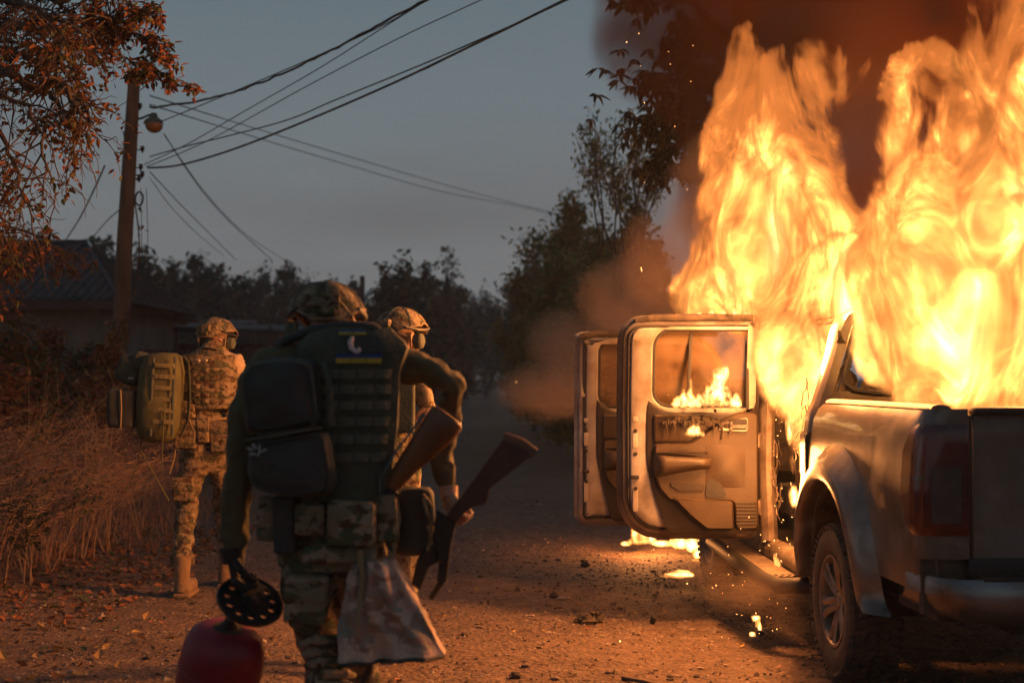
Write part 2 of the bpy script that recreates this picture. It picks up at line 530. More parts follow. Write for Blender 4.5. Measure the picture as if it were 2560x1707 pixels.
# individual large leaves in the foreground
lp = None
yl = [(120, 1570), (60, 1530), (230, 1555), (300, 1580), (365, 1600), (420, 1590), (520, 1540), (470, 1585), (535, 1565), (130, 1612), (95, 1640), (200, 1590), (15, 1640), (75, 1665), (40, 1600), (325, 1600), (245, 1640), (215, 1684), (155, 1600), (110, 1560), (255, 1620), (240, 1612), (692, 1590), (350, 1577), (1125, 1608), (1005, 1682), (1475, 1570), (1200, 1420), (1150, 1305), (985, 1690), (1870, 1510), (1950, 1680), (1790, 1555), (1560, 1530), (1455, 1492), (1210, 1246), (1305, 1360), (1380, 1570), (1940, 1665), (60, 1700), (160, 1700), (290, 1670), (700, 1690), (445, 1655), (25, 1560), (5, 1590), (360, 1545), (280, 1530)]
for k, (px, py) in enumerate(yl):
    d = (EYE - .01) * F / (py - 945); p = P(px, py, d); big = px < 720
    me_ = MB(); L = R1.uniform(.055, .085) if big else R1.uniform(.04, .065)
    vs, fs = leaf(Vector((0, 0, 0)), L, L * R1.uniform(.55, .8), R1.random() * 6.3, R1.gauss(0, .2) - .1, R1.gauss(0, .35), R1.uniform(.05, .4)); me_.add(vs, fs)
    o = me_.build('fallen_leaf', M_lf[0] if big or k % 3 == 0 else M_lf[1], smooth=False); o.location = (p.x, p.y, gh(p.x, p.y) + .014)
    tag(o, 'curled yellow leaf fallen on the dirt near the left soldier and red cylinder' if big else 'small dry leaf lying on the open dirt road towards the truck', 'leaf', 'yellow leaves fallen on the left of the road' if big else 'dry leaves on the open road')

# ------------------------------------------------------------------ trees
M_bark = mat('bark', (.10, .065, .045), .9, col2=(.05, .035, .025), scale=12, bump=.6, bscale=30, stretch=(1, 1, .3))
M_twig = mat('twig_bark', (.07, .045, .035), .9)
def branchy(mb, p, d, L, r, depth, rnd, tips, droop=.0, spread=.6, kids=3, segs=4, gnarl=.18):
    pts = [p.copy()]; q = p.copy(); dd = d.normalized()
    for i in range(segs):
        dd = (dd + Vector((rnd.gauss(0, gnarl), rnd.gauss(0, gnarl), rnd.gauss(0, gnarl) - droop))).normalized()
        q = q + dd * L / segs; pts.append(q.copy())
    rs = [r * (1 - .55 * i / segs) for i in range(segs + 1)]
    mb.tube(pts, rs, 5 if r < .02 else 7, cap=False)
    if depth <= 0:
        tips.append((pts, dd)); return
    for k in range(kids):
        t = rnd.uniform(.35, 1.0) if k < kids - 1 else 1.0
        i = min(segs - 1, int(t * segs)); b = pts[i].lerp(pts[i + 1], t * segs - i)
        a = rnd.uniform(0, 2 * pi); o1 = dd.orthogonal().normalized(); o2 = dd.cross(o1)
        nd = (dd + (o1 * cos(a) + o2 * sin(a)) * spread * rnd.uniform(.6, 1.3)).normalized()
        branchy(mb, b, nd, L * rnd.uniform(.55, .8), r * .45, depth - 1, rnd, tips, droop, spread, kids, segs, gnarl)

def crown_mesh(rnd, R, H, n_clumps, leaf_s, per, base=.25, spiky=0.0):
    """leaf-sized faces gathered in clumps through the crown, leaving gaps"""
    mb = MB(); cl = []
    for k in range(n_clumps):
        for _ in range(30):
            v = Vector((rnd.uniform(-1, 1), rnd.uniform(-1, 1), rnd.uniform(-1, 1)))
            if .25 < v.length < 1: break
        z = base * H + (v.z + 1) / 2 * (1 - base) * H
        prof = sin(pi * min(1, (v.z + 1) / 2 * .8 + .18)) ** .6
        lump = 1 + .35 * noise.noise(Vector((v.x * 2.2 + R * 7, v.y * 2.2, v.z * 2.2)))
        c = Vector((v.x * R * prof * lump, v.y * R * prof * lump, z)); cl.append(c)
        cr_ = R * rnd.uniform(.10, .22)
        for j in range(per):
            q = c + Vector((rnd.gauss(0, 1), rnd.gauss(0, 1), rnd.gauss(0, .8 + spiky))) * cr_
            a, t, s_ = rnd.random() * 6.28, rnd.gauss(0, .7), leaf_s * rnd.uniform(.6, 1.4)
            e1 = Vector((cos(a), sin(a), t)).normalized() * s_; e2 = Vector((-sin(a), cos(a), rnd.gauss(0, .6))).normalized() * s_ * .55
            mb.mi = 0 if rnd.random() < .7 else 1
            mb.add([q - e1, q + e2, q + e1, q - e2], [(0, 1, 2, 3)])
    return mb, cl
def mk_tree(name, loc, H, R, seed, mats, leaf_s, n_clumps, per, label, group=None, base=.22, spiky=0, trunk_r=.12):
    rnd = random.Random(seed)
    t = empty(name, loc); tag(t, label, 'tree', group)
    cm, cl = crown_mesh(rnd, R, H, n_clumps, leaf_s, per, base, spiky)
    tm = MB()
    tm.tube([(0, 0, -.2), (.05 * H * .1, 0, H * .2), (.03 * H, .02 * H, H * .5), (.0, .0, H * .85)], [trunk_r, trunk_r * .8, trunk_r * .5, trunk_r * .15], 8, cap=False)
    for c in cl[::2]:
        z0 = min(H * .7, max(H * .15, c.z - H * .25)); tm.tube([(0, 0, z0), (c.x * .5, c.y * .5, (z0 + c.z) / 2 + .05 * H), tuple(c)], [trunk_r * .35, trunk_r * .2, trunk_r * .05], 5, cap=False)
    tm.build('trunk', M_bark, t)
    o = cm.build('crown', mats, t, smooth=False); o['kind'] = 'stuff'
    return t
M_far = [mat('far_foliage', (.075, .095, .055), .9, col2=(.05, .07, .045), scale=.8, transl=.3), mat('far_foliage_dry', (.12, .10, .06), .9, col2=(.08, .08, .05), scale=.8, transl=.3)]
M_mid = [mat('olive_foliage', (.20, .21, .06), .85, col2=(.14, .15, .05), scale=2, transl=.35), mat('brown_foliage', (.24, .18, .075), .85, transl=.35)]
FT = [  # px of the crown's middle, py of the top, distance, half width px, kind
    (215, 590, 62, 70, 0), (265, 600, 66, 60, 0), (350, 625, 58, 75, 0), (120, 640, 60, 60, 0), (430, 655, 64, 55, 0), (490, 632, 70, 70, 0), (545, 640, 72, 60, 1), (610, 668, 75, 60, 1), (665, 660, 80, 65, 0), (720, 665, 82, 55, 1), (770, 690, 85, 55, 0), (830, 690, 85, 45, 0), (880, 685, 88, 40, 0),
    (960, 665, 60, 55, 0), (1010, 650, 58, 62, 0), (1060, 665, 62, 55, 0), (1110, 705, 70, 55, 1), (1150, 720, 75, 45, 1), (1215, 735, 110, 60, 0), (1270, 715, 100, 60, 0), (1180, 745, 120, 50, 0), (1320, 700, 90, 60, 0)]
ORD = 'first second third fourth fifth sixth seventh eighth ninth tenth eleventh twelfth thirteenth'.split()
FT.sort()
cnt = [0, 0, 0]
for k, (px, py, d, w, kd) in enumerate(FT):
    z = EYE + (945 - py) * d / F; p = P(px, 945, d); R_w = w * d / F
    zone = 0 if px < 900 else 1 if px < 1165 else 2
    lab = ('%s tree from the house in the far treeline left of the nearest soldier head', '%s tree from the lamp post in the row beyond the middle soldier', '%s faint tree from the soldiers at the far end of the road')[zone] % ORD[cnt[zone]]
    cnt[zone] += 1
    mk_tree('far_tree', (p.x, p.y, 0), z, R_w * 1.15, 100 + k, M_far if kd == 0 else M_far[::-1], .17, 110, 34, lab,
            ('far treeline on the left', 'trees beyond the middle soldier', 'faint trees at the end of the road')[zone], base=.05, spiky=.3)
mk_tree('bare_tree', (P(1117, 945, 64).x, 64, 0), EYE + (945 - 608) * 64 / F, .75, 77, M_far, .10, 26, 14, 'thin tree with a sparse round crown rising above the treeline', base=.62, trunk_r=.10)
# right hand side trees behind the truck
RT = [(1335, 540, 40, 85), (1430, 500, 36, 95), (1500, 560, 30, 95), (1590, 500, 28, 90), (1400, 640, 32, 95), (1480, 700, 26, 110), (1340, 690, 45, 60), (1620, 620, 24, 100), (1540, 760, 22, 100)]
LB = ['leafy tree at the left end of the row behind the burning truck', 'tall loose tree above the open front door', 'olive tree rising behind the orange smoke', 'tallest tree of the row just left of the flames', 'mid height bushy tree beyond the front door', 'broad low bush right above the open front door', 'small tree nearest the road bend at right', 'tree half hidden by smoke beside the flames', 'dark bush directly behind the rear door window']
for k, (px, py, d, w) in enumerate(RT):
    p = P(px, 945, d)
    mk_tree('roadside_tree', (p.x, p.y, 0), EYE + (945 - py) * d / F, w * d / F * 1.05, 300 + k, M_mid if k % 3 else M_mid[::-1], .085, 130, 70, LB[k], 'trees behind the burning truck', base=.04, spiky=.5, trunk_r=.08)
def shoots(px, py0, py1, d, n, seed, w=1.1):
    rnd = random.Random(seed); mb = MB(); lf = MB(); b = P(px, py0, d)
    for k in range(n):
        tips = []
        branchy(mb, b + Vector((rnd.uniform(-.5, .5), rnd.uniform(-.4, .4), 0)), Vector((rnd.gauss(0, .3), 0, 1)), (py0 - py1) * d / F * rnd.uniform(.5, 1), .018, 1, rnd, tips, -.02, .45, 4, 5, .08)
        for pts, dd in tips:
            for q in pts[1:]:
                for _ in range(10):
                    vs, fs = leaf(q + Vector((rnd.gauss(0, .07), rnd.gauss(0, .04), rnd.gauss(0, .04))), .09, .035, rnd.random() * 6.3, rnd.uniform(-1, .3), 0); lf.add(vs, fs)
    return mb, lf
t = empty('young_tree', P(1560, 640, 22)); mb, lf = shoots(1560, 640, 390, 22, 12, 5)
for q in (mb, lf): q.v = [tuple(Vector(v) - P(1560, 640, 22)) for v in q.v]
mb.tube([(0, 0, 0), (0, 0, -4.0)], [.05, .08], 6); mb.build('branches', M_twig, t); o = lf.build('leaves', M_mid, t, smooth=False); o['kind'] = 'stuff'; tag(t, 'young tree with upright leafy shoots standing against the dusk sky', 'tree')
# walnut: big dark leaves hanging beside the flames
rnd = random.Random(9); wb = P(1930, 945, 13.5); wb.z = 0
t = empty('walnut_tree', wb); tag(t, 'tall tree with big dark drooping leaves just left of the flames', 'tree')
mb = MB(); lf = MB()
mb.tube([(0, 0, -.1), (0, 0, 2), (-.2, 0, 4), (-.3, .2, 6.5)], [.22, .19, .15, .08], 10)
LW = [(1650, 200, 140), (1700, 120, 60), (1640, 290, 110), (1670, 370, 110), (1730, 260, 80), (1740, 420, 60), (1630, 200, 40), (1690, 300, 80), (1720, 180, 80), (1650, 420, 60), (1760, 340, 80), (1600, 5, 60), (1740, 60, 80), (1640, 330, 60)]
for (px, py, w) in LW:
    e = P(px, py, 13.2) - wb; s0 = Vector((-.25, 0, max(2.5, e.z - .4)))
    mb.tube([s0, s0.lerp(e, .5) + Vector((0, 0, .25)), e], [.04, .025, .008], 5)
    for k in range(34):
        c = e + Vector((rnd.gauss(0, 1), rnd.gauss(0, .5), rnd.gauss(0, .6))) * w * 13.2 / F * .5
        for j in range(6):
            vs, fs = leaf(c, rnd.uniform(.09, .15), .045, rnd.random() * 6.3, rnd.uniform(.2, 1.3), rnd.gauss(0, .4), -.1); lf.add(vs, fs)
mb.build('trunk', M_bark, t); o = lf.build('crown', mat('walnut_leaf', (.05, .042, .018), .6, transl=.2), t, smooth=False); o['kind'] = 'stuff'

# big autumn tree reaching in from the left
rnd = random.Random(42)
tb = Vector((-5.3, 10.2, 0)); t = empty('autumn_tree', tb); tag(t, 'autumn tree with rust coloured leaves reaching over from the upper left', 'tree')
mb = MB(); lf = MB()
mb.tube([(0, 0, -.1), (.05, 0, 1.2), (.1, -.1, 2.4), (-.05, 0, 3.6), (.1, .1, 5.0)], [.22, .18, .16, .12, .06], 10)
def limb(pts, r0, hang, dens, tw=.55, seed=0, spreadup=1.0):
    """pts in photograph pixels + distance"""
    W_ = [P(*q) - tb for q in pts]
    n = len(W_); fine = []
    for i in range(n - 1):
        for j in range(5): fine.append(W_[i].lerp(W_[i + 1], j / 5) + Vector((rnd.gauss(0, .012), rnd.gauss(0, .012), rnd.gauss(0, .012))))
    fine.append(W_[-1])
    mb.tube(fine, [r0 * (1 - .75 * i / len(fine)) + .003 for i in range(len(fine))], 7, cap=False)
    for i in range(2, len(fine)):
        for _ in range(dens):
            b = fine[i]; a = rnd.uniform(0, 2 * pi)
            d = Vector((cos(a), .8 * sin(a), rnd.uniform(-.8, .7) * spreadup - hang)).normalized()
            tips = []
            branchy(mb, b, d, tw * rnd.uniform(.5, 1.2), .007, 1, rnd, tips, .10 * (1 + hang), .6, 3, 5, .22)
            for tp, dd in tips:
                leafy = rnd.random() < LEAFY
                for q in tp[1:]:
                    for _ in range(rnd.choice((1, 1, 2, 2)) if leafy else (1 if rnd.random() < .12 else 0)):
                        lf.mi = rnd.choice((0, 0, 1, 1, 2))
                        vs, fs = leaf(q + Vector((rnd.gauss(0, .015), rnd.gauss(0, .015), rnd.gauss(0, .015))), rnd.uniform(.04, .07), .026, rnd.random() * 6.3, rnd.uniform(-.3, 1.2), rnd.gauss(0, .6), rnd.uniform(-.3, .3)); lf.add(vs, fs)
LEAFY = .35
limb([(-420, 420, 10), (-120, 240, 9.6), (0, 175, 9.4), (110, 235, 9.3), (140, 190, 9.2), (180, 250, 9.1), (205, 290, 9.0)], .035, .25, 2, .26)
limb([(-300, 250, 10), (0, 60, 9.8), (120, 80, 9.6), (210, 50, 9.5), (280, 50, 9.3)], .028, .1, 2, .30)
LEAFY = .6
limb([(-250, 60, 10), (0, -30, 9.8), (150, 10, 9.7), (260, -20, 9.6), (330, -50, 9.5)], .025, .15, 3, .34)
limb([(-200, 130, 10.3), (40, 60, 10.1), (170, 70, 10.0), (240, 70, 9.9), (280, 80, 9.8)], .022, .1, 2, .22)
limb([(-100, 0, 9.2), (60, 10, 9.0), (140, 40, 8.9), (200, 80, 8.8)], .02, .2, 2, .30)
limb([(-150, 180, 9.7), (0, 120, 9.6), (90, 150, 9.5), (140, 160, 9.4), (190, 180, 9.3)], .018, .1, 2, .20)
LEAFY = .4
limb([(-150, 280, 9.6), (0, 330, 9.4), (40, 420, 9.3), (60, 500, 9.2)], .018, .5, 2, .36)
limb([(-100, 200, 9.2), (60, 260, 9.0), (100, 340, 8.9), (120, 430, 8.8)], .014, .6, 1, .36)
LEAFY = .3
limb([(120, 230, 9.2), (170, 300, 9.1), (200, 340, 9.1)], .014, .5, 1, .28)
limb([(200, 240, 9.2), (210, 280, 9.1), (235, 310, 9.0)], .012, .3, 1, .18)
LEAFY = .25
limb([(-80, 400, 9.6), (-10, 540, 9.5), (10, 620, 9.4)], .015, .4, 2, .3)
LEAFY = .8
limb([(-150, 520, 14), (-10, 600, 14), (30, 640, 14), (10, 690, 14)], .02, .2, 3, .3)
limb([(-60, 540, 14), (90, 590, 14), (140, 620, 14), (160, 650, 14)], .015, .2, 2, .25)
LEAFY = 1.0
for pts in ([(300, 60, 9.4), (345, 90, 9.4), (385, 118, 9.4)], [(310, 150, 9.4), (360, 170, 9.4), (405, 120, 9.4)], [(350, 150, 9.4), (400, 175, 9.4), (440, 215, 9.4)], [(280, 20, 9.4), (350, 30, 9.4), (410, 5, 9.4)], [(200, 30, 9.4), (260, 30, 9.4), (330, 40, 9.4)]):
    limb(pts, .005, .1, 1, .10)
mb.build('branches', M_bark, t); o = lf.build('crown', [mat('rust_tree_leaf', (.24, .085, .03), .7, col2=(.13, .045, .02), scale=5, transl=.15), mat('dark_tree_leaf', (.10, .04, .02), .7, col2=(.05, .025, .012), scale=5, transl=.1), M_lf[2]], t, smooth=False); o['kind'] = 'stuff'
NLEAF = len(lf.f)

# ------------------------------------------------------------------ poles and wires
M_wood = mat('weathered_pole', (.15, .09, .06), .85, col2=(.07, .045, .03), scale=8, bump=.4, bscale=25, stretch=(1, 1, .15))
M_wire = mat('black_wire', (.012, .012, .013), .6)
M_mgrey = mat('galvanised_metal', (.16, .16, .16), .5, .6)
pb = P(300, 945, 18); pb.z = 0
pole = empty('utility_pole', pb); tag(pole, 'leaning wooden utility pole with a street lamp beside the left trees', 'utility pole')
def Lp(px, py, d=18): return P(px, py, d) - pb
m_ = MB(); m_.tube([Vector((-.02, 0, -.1)), Lp(300, 900), Lp(312, 600), Lp(325, 380), Lp(337, 178)], [.115, .108, .10, .088, .075], 14); m_.build('post', M_wood, pole)
m_ = MB(); m_.tube([Lp(325, 298), Lp(352, 297), Lp(372, 288), Lp(385, 292)], [.015, .015, .014, .012], 8); m_.build('lamp_arm', M_wire, pole)
lm_ = MB(); c_ = Lp(384, 300)
lm_.lathe([(.02, .09), (.045, .075), (.06, .03), (.115, -.01), (.125, -.05), (.118, -.055), (.05, .0)], tuple(c_), 'z', 20, M=Matrix.Identity(4)); lh = lm_.build('lamp_shade', mat('green_enamel', (.07, .09, .06), .4), pole)
lm_ = MB(); lm_.ball(tuple(c_ + Vector((.01, -.01, -.07))), (.112, .112, .10), 18, 12); lm_.build('lamp_globe', mat('amber_globe', (.30, .12, .03), .25, coat=.5), lh)
for k, (px, py) in enumerate(((350, 268), (356, 375), (352, 420), (356, 438), (348, 448))):
    m_ = MB(); q = Lp(px, py); m_.lathe([(.0, .05), (.03, .045), (.02, .02), (.035, .01), (.02, -.01), (.0, -.05)], tuple(q), 'z', 10); m_.tube([q, Lp(330 - (py - 180) * .05, py)], .008, 6); m_.build('insulator', M_wire, pole)
m_ = MB(); q = Lp(348, 497); m_.tube([q + Vector((.05 * cos(a), .01 * sin(3 * a), .085 * sin(a))) for a in [2 * pi * i / 20 for i in range(21)]], .012, 6, cap=False); m_.build('cable_coil', M_wire, pole)
def wire(pts, r, label, sub=10, jit=0.0):
    """catenary-like line through the given points"""
    W_ = [P(*q) for q in pts]; out = []
    n = len(W_)
    for i in range(n - 1):
        p0, p1, p2, p3 = W_[max(i - 1, 0)], W_[i], W_[i + 1], W_[min(i + 2, n - 1)]
        for j in range(sub):
            t = j / sub
            out.append(.5 * ((2 * p1) + (p2 - p0) * t + (2 * p0 - 5 * p1 + 4 * p2 - p3) * t * t + (3 * p1 - p0 - 3 * p2 + p3) * t ** 3) + Vector((0, 0, rnd.gauss(0, jit))))
    out.append(W_[-1]); b = out[0].copy()
    m_ = MB(); m_.tube([q - b for q in out], r, 5); o = m_.build('power_line', M_wire); o.location = b
    tag(o, label, 'cable', 'overhead lines at the utility pole'); return o
wire([(375, 270, 18), (500, 252, 17.4), (640, 212, 16.8), (800, 140, 16), (940, 66, 15.3), (1085, -10, 14.6), (1400, -170, 13.5)], .014, 'thick twisted cable, uppermost of the lines rising from the pole', jit=.006)
wire([(385, 312, 18), (560, 240, 17), (760, 155, 16), (950, 68, 15.2), (1080, -4, 14.6), (1400, -170, 13.5)], .007, 'thin line just under the twisted cable, leaving the pole at the lamp')
wire([(360, 412, 18), (470, 360, 17.4), (600, 285, 16.8), (800, 170, 15.8), (950, 75, 15), (1070, 0, 14.4), (1350, -170, 13)], .006, 'faint line crossing up from the lower insulators to the twisted cable')
wire([(365, 418, 18), (520, 352, 17.3), (760, 220, 16), (1000, 95, 14.8), (1215, -5, 13.8), (1500, -140, 13)], .006, 'lone thin line midway between the two bundles of cables')
wire([(375, 392, 18), (470, 365, 17.5), (560, 343, 17), (720, 300, 16.2), (840, 250, 15.6), (1060, 160, 14.6), (1290, 60, 13.6), (1420, 0, 13), (1700, -130, 12)], .008, 'upper line of the lower bundle with a kink in it')
wire([(370, 420, 18), (450, 413, 17.6), (580, 375, 17), (760, 305, 16.1), (980, 210, 15), (1200, 105, 14), (1430, -8, 13), (1700, -140, 12)], .013, 'lowest and thickest line of the lower bundle')
wire([(1060, 175, 14.6), (1180, 115, 14), (1300, 55, 13.5), (1435, -12, 13), (1700, -145, 12)], .008, 'second line joining the lowest bundle near the top')
wire([(375, 240, 18), (600, 310, 24), (900, 400, 32), (1140, 470, 40), (1300, 512, 46), (1420, 540, 50)], .009, 'upper of two faint wires sloping down to the right trees')
wire([(375, 262, 18), (600, 332, 24), (860, 410, 31), (1100, 478, 39), (1290, 515, 45), (1420, 545, 50)], .009, 'lower of two faint wires sloping down to the right trees')
wire([(410, 335, 19), (500, 470, 23), (580, 560, 27), (680, 650, 32)], .008, 'blurred wire falling from the lamp to the treeline')
wire([(412, 340, 19), (520, 490, 23), (620, 590, 27), (720, 655, 32)], .006, 'second blurred wire falling from the lamp beside the first')
wire([(375, 430, 18), (460, 520, 22), (540, 600, 26), (590, 650, 29)], .007, 'wire dropping from the lower insulators to the far shed')
wire([(375, 445, 18), (430, 520, 20), (500, 590, 24), (560, 640, 28)], .005, 'thin wire dropping beside the shed wire')
wire([(262, 415, 18), (235, 475, 20), (200, 545, 23), (165, 600, 26)], .012, 'dark wire slanting left from the pole down to the house roof')
wire([(305, 520, 18), (270, 550, 21), (235, 590, 25)], .008, 'short faint wire slanting left below the coil')
wire([(352, 470, 18), (354, 560, 18), (355, 640, 18)], .004, 'left of two thin cords hanging down beside the pole')
wire([(366, 470, 18), (369, 560, 18), (370, 650, 18)], .004, 'right of two thin cords hanging down beside the pole')
fp = P(905, 945, 55); fp.z = 0
pole2 = empty('street_lamp', fp); tag(pole2, 'thin far lamp post with a pale lamp head between two soldiers', 'street lamp')
m_ = MB(); m_.tube([(0, 0, 0), (0, 0, EYE + 255 * 55 / F)], .10, 8); m_.build('post', M_wood, pole2)
m_ = MB(); m_.tube([Vector((0, 0, 4.3)), P(920, 745, 55) - fp], .03, 6); m_.ball(tuple(P(922, 733, 55) - fp), (.28, .12, .09), 12, 8, rot=(0, -.9, 0)); m_.build('lamp_head', mat('pale_lamp', (.55, .55, .52), .4), pole2)

# ------------------------------------------------------------------ house, shed, fences on the left
M_roof = mat('slate_roof', (.045, .045, .05), .8, col2=(.028, .028, .032), scale=4, bump=.3)
M_wallp = mat('plaster_wall', (.20, .165, .14), .9, col2=(.13, .11, .095), scale=2)
M_darkwood = mat('dark_red_wood', (.08, .045, .035), .85, col2=(.05, .03, .025), scale=3, stretch=(1, 1, .2))
M_pale = mat('pale_sheet_metal', (.28, .30, .33), .5, col2=(.18, .19, .21), scale=3)
hx, hy = -9.6, 27.0
house = empty('house', (hx, hy, 0)); tag(house, 'low house with a dark hipped slate roof behind the weeds', 'house')
m_ = MB(); m_.box((-2.2, 3.2, 1.5), (7.8, 6.0, 3.0)); m_.build('wall', M_wallp, house, smooth=False)
E_, T_ = 2.95, 4.35
m_ = MB(); a = [(-6.6, -.35, E_), (2.25, -.35, E_), (2.25, 6.7, E_), (-6.6, 6.7, E_)]; r1, r2 = (-5.0, 3.1, T_), (.55, 3.1, T_)
m_.add(a + [r1, r2], [(0, 1, 5, 4), (1, 2, 5), (2, 3, 4, 5), (3, 0, 4)]); m_.add([(x, y, z - .12) for x, y, z in a], [(0, 3, 2, 1)]); rf = m_.build('roof', M_roof, house, smooth=False)
m_ = MB()
for k in range(46):
    x0 = -6.5 + k * .19; f0 = Vector((x0, -.36, E_ + .02)); t_ = min(1, (x0 + 6.6) / 1.6, (2.25 - x0) / 1.7)
    f1 = Vector((x0, -.35 + 3.45 * t_, E_ + (T_ - E_) * t_ + .02)); m_.tube([f0, f1], .028, 5)
for k in range(14):
    y0 = -.2 + k * .5; t_ = min(1, (y0 + .35) / 3.45, (6.7 - y0) / 3.6); m_.tube([(2.26, y0, E_ + .02), (2.26 - 1.7 * t_, y0, E_ + (T_ - E_) * t_ + .02)], .028, 5)
q_ = m_.build('roof_rib', M_roof, rf); q_['kind'] = 'stuff'
m_ = MB(); m_.tube([a[1], r2], .06, 6); m_.tube([a[0], r1], .06, 6); m_.tube([r1, r2], .07, 6); m_.build('ridge_cap', M_roof, rf)
for x in (-1.4, .6):
    m_ = MB(); m_.box((x, .17, 1.7), (.9, .06, 1.1)); wf = m_.build('window', M_pale, house, smooth=False); m_ = MB(); m_.box((x, .13, 1.7), (.76, .04, .96)); m_.build('pane', mat('dark_pane', (.02, .022, .025), .1), wf, smooth=False)
m_ = MB(); m_.box((-2.2, -.38, E_ - .10), (8.9, .04, .16)); m_.build('fascia', M_darkwood, house, smooth=False)
sp_ = P(330, 945, 34); sp_.z = 0
shed = empty('shed', sp_); tag(shed, 'long low shed with pale sheet walls behind the utility pole', 'shed')
m_ = MB(); m_.box((.6, 1.5, 1.15), (6.6, 2.5, 2.3)); m_.build('wall', M_darkwood, shed, smooth=False)
m_ = MB(); m_.box((.8, 1.2, 2.75), (8.4, 4.0, .12), rot=(.06, .03, 0)); m_.build('roof', M_roof, shed, smooth=False)
for k, (px0, px1, py0, py1) in enumerate(((212, 232, 808, 860), (238, 290, 806, 858), (326, 372, 815, 836), (326, 372, 838, 860), (420, 470, 805, 812), (480, 640, 800, 808))):
    p0, p1 = P(px0, py1, 33.6) - sp_, P(px1, py0, 33.6) - sp_
    m_ = MB(); m_.box((p0 + p1) / 2, (p1.x - p0.x, .06, p1.z - p0.z)); m_.build('panel', M_pale, shed, smooth=False)
for x in (-2.6, -.9, 1.2, 3.4, 4.6):
    m_ = MB(); m_.box((x, -.6, 1.35), (.08, .08, 2.7)); m_.build('post', M_wood, shed, smooth=False)
# maroon profiled fence: panels a person could lift off one by one
fence = empty('metal_fence', (-7.1, 27, 0)); tag(fence, 'dark maroon profiled metal fence running behind the left soldier', 'fence')
M_mar = mat('maroon_paint', (.055, .022, .022), .6, col2=(.035, .016, .016), scale=3)
pm = MB(); pm.grid(lambda u, v: Vector((u * .58, .02 * (1 if int(u * 12) % 2 else -1), .08 + 1.95 * v)), 13, 2)
p0 = pm.build('panel', M_mar, fence, smooth=False); po_ = MB(); po_.box((0, 0, .95), (.07, .07, 1.9)); q0 = po_.build('post', M_mar, fence, smooth=False)
for k in range(1, 6):
    for src in (p0, q0):
        c2 = src.copy(); c2.parent = fence; c2.location = (k * .60, k * .12, 0); link(c2)
# old wooden palisade in the weeds
fence2 = empty('wooden_fence', (-6.1, 19, 0)); tag(fence2, 'old grey wooden board fence overgrown with autumn leaves', 'fence')
bm_ = MB(); bm_.box((0, 0, .6), (.13, .03, 1.2)); b0 = bm_.build('board', mat('grey_board', (.09, .085, .08), .9, col2=(.05, .045, .04), scale=4, stretch=(1, 1, .2)), fence2, smooth=False)
for k in range(1, 26):
    c2 = b0.copy(); c2.parent = fence2; c2.location = (k * .15, 0, rnd.uniform(-.05, .05)); c2.rotation_euler = (0, rnd.gauss(0, .03), 0); link(c2)
m_ = MB(); m_.box((1.9, .04, .9), (3.9, .05, .08)); m_.build('rail', M_wood, fence2, smooth=False)

# ------------------------------------------------------------------ weeds and shrubs on the verge
M_straw = mat('dry_straw', (.50, .33, .20), .8, col2=(.36, .22, .13), scale=8, transl=.2)
M_straw2 = mat('reddish_dry_grass', (.36, .19, .12), .8, transl=.2)
def blade(mb, b, h, lean, w, az, seedhead, rnd):
    n = 5; pts = []
    for i in range(n + 1):
        t = i / n; pts.append(b + Vector((cos(az), sin(az), 0)) * lean * t ** 2 * h + Vector((0, 0, h * (t - .28 * lean * t ** 3))))
    s_ = Vector((-sin(az), cos(az), 0)); vs = []
    for i, p in enumerate(pts):
        ww = w * (1 - .8 * i / n); vs += [p - s_ * ww, p + s_ * ww]
    mb.add(vs, [(2 * i, 2 * i + 1, 2 * i + 3, 2 * i + 2) for i in range(n)])
    if seedhead:
        for i in range(7):
            t = .6 + .4 * i / 7; k = min(n - 1, int(t * n)); q = pts[k].lerp(pts[k + 1], t * n - k)
            for s2 in (-1, 1):
                e = q + (s_ * s2 * .8 + Vector((cos(az) * .6, sin(az) * .6, .5))).normalized() * rnd.uniform(.03, .08) * (1.2 - t * .5)
                mb.add([q, q + Vector((0, 0, .004)), e], [(0, 1, 2)])
rg = random.Random(5); mb = MB()
for k in range(420):      # arching feathery plumes
    y = rg.uniform(9.5, 14.5); x = -3.45 - rg.random() ** 1.3 * 2.2; mb.mi = rg.choice((0, 1))
    h = rg.uniform(.7, 1.25); az = rg.gauss(0, .5); b = Vector((x, y, gh(x, y))); blade(mb, b, h, rg.uniform(.5, 1.3), .003, az, False, rg)
    for i in range(22):
        t = .5 + .5 * i / 22; L_ = mb.v[-12:]; q = Vector(b) + Vector((cos(az), sin(az), 0)) * .8 * t ** 2 * h + Vector((0, 0, h * (t - .25 * t ** 3)))
        e = q + Vector((cos(az) * .05 + rg.gauss(0, .03), sin(az) * .05 + rg.gauss(0, .03), rg.gauss(.01, .03))); mb.add([q, q + Vector((0, 0, .005)), e], [(0, 1, 2)])
for k in range(3600):
    y = rg.uniform(8.6, 17); x = -3.55 - rg.random() ** 1.2 * 2.6 + (.6 if y > 12 else 0) * rg.random()
    h = rg.uniform(.15, 1.0) * (1.2 if x < -3.9 else .55) * (.6 + .8 * abs(noise.noise(Vector((x * 1.3, y * 1.3, 3)))) * 2) * (1 if y > 10 else .8)
    mb.mi = rg.choice((0, 1, 1)); blade(mb, Vector((x, y, gh(x, y))), h, rg.uniform(.3, 2.2), rg.uniform(.002, .005), rg.uniform(-3.1, 3.1), h > .6 and rg.random() < .6, rg)
o = mb.build('dry_grass', [M_straw, M_straw2], smooth=False); tag(o, 'dry reddish grass and seed heads on the left verge', None, None, 'stuff')
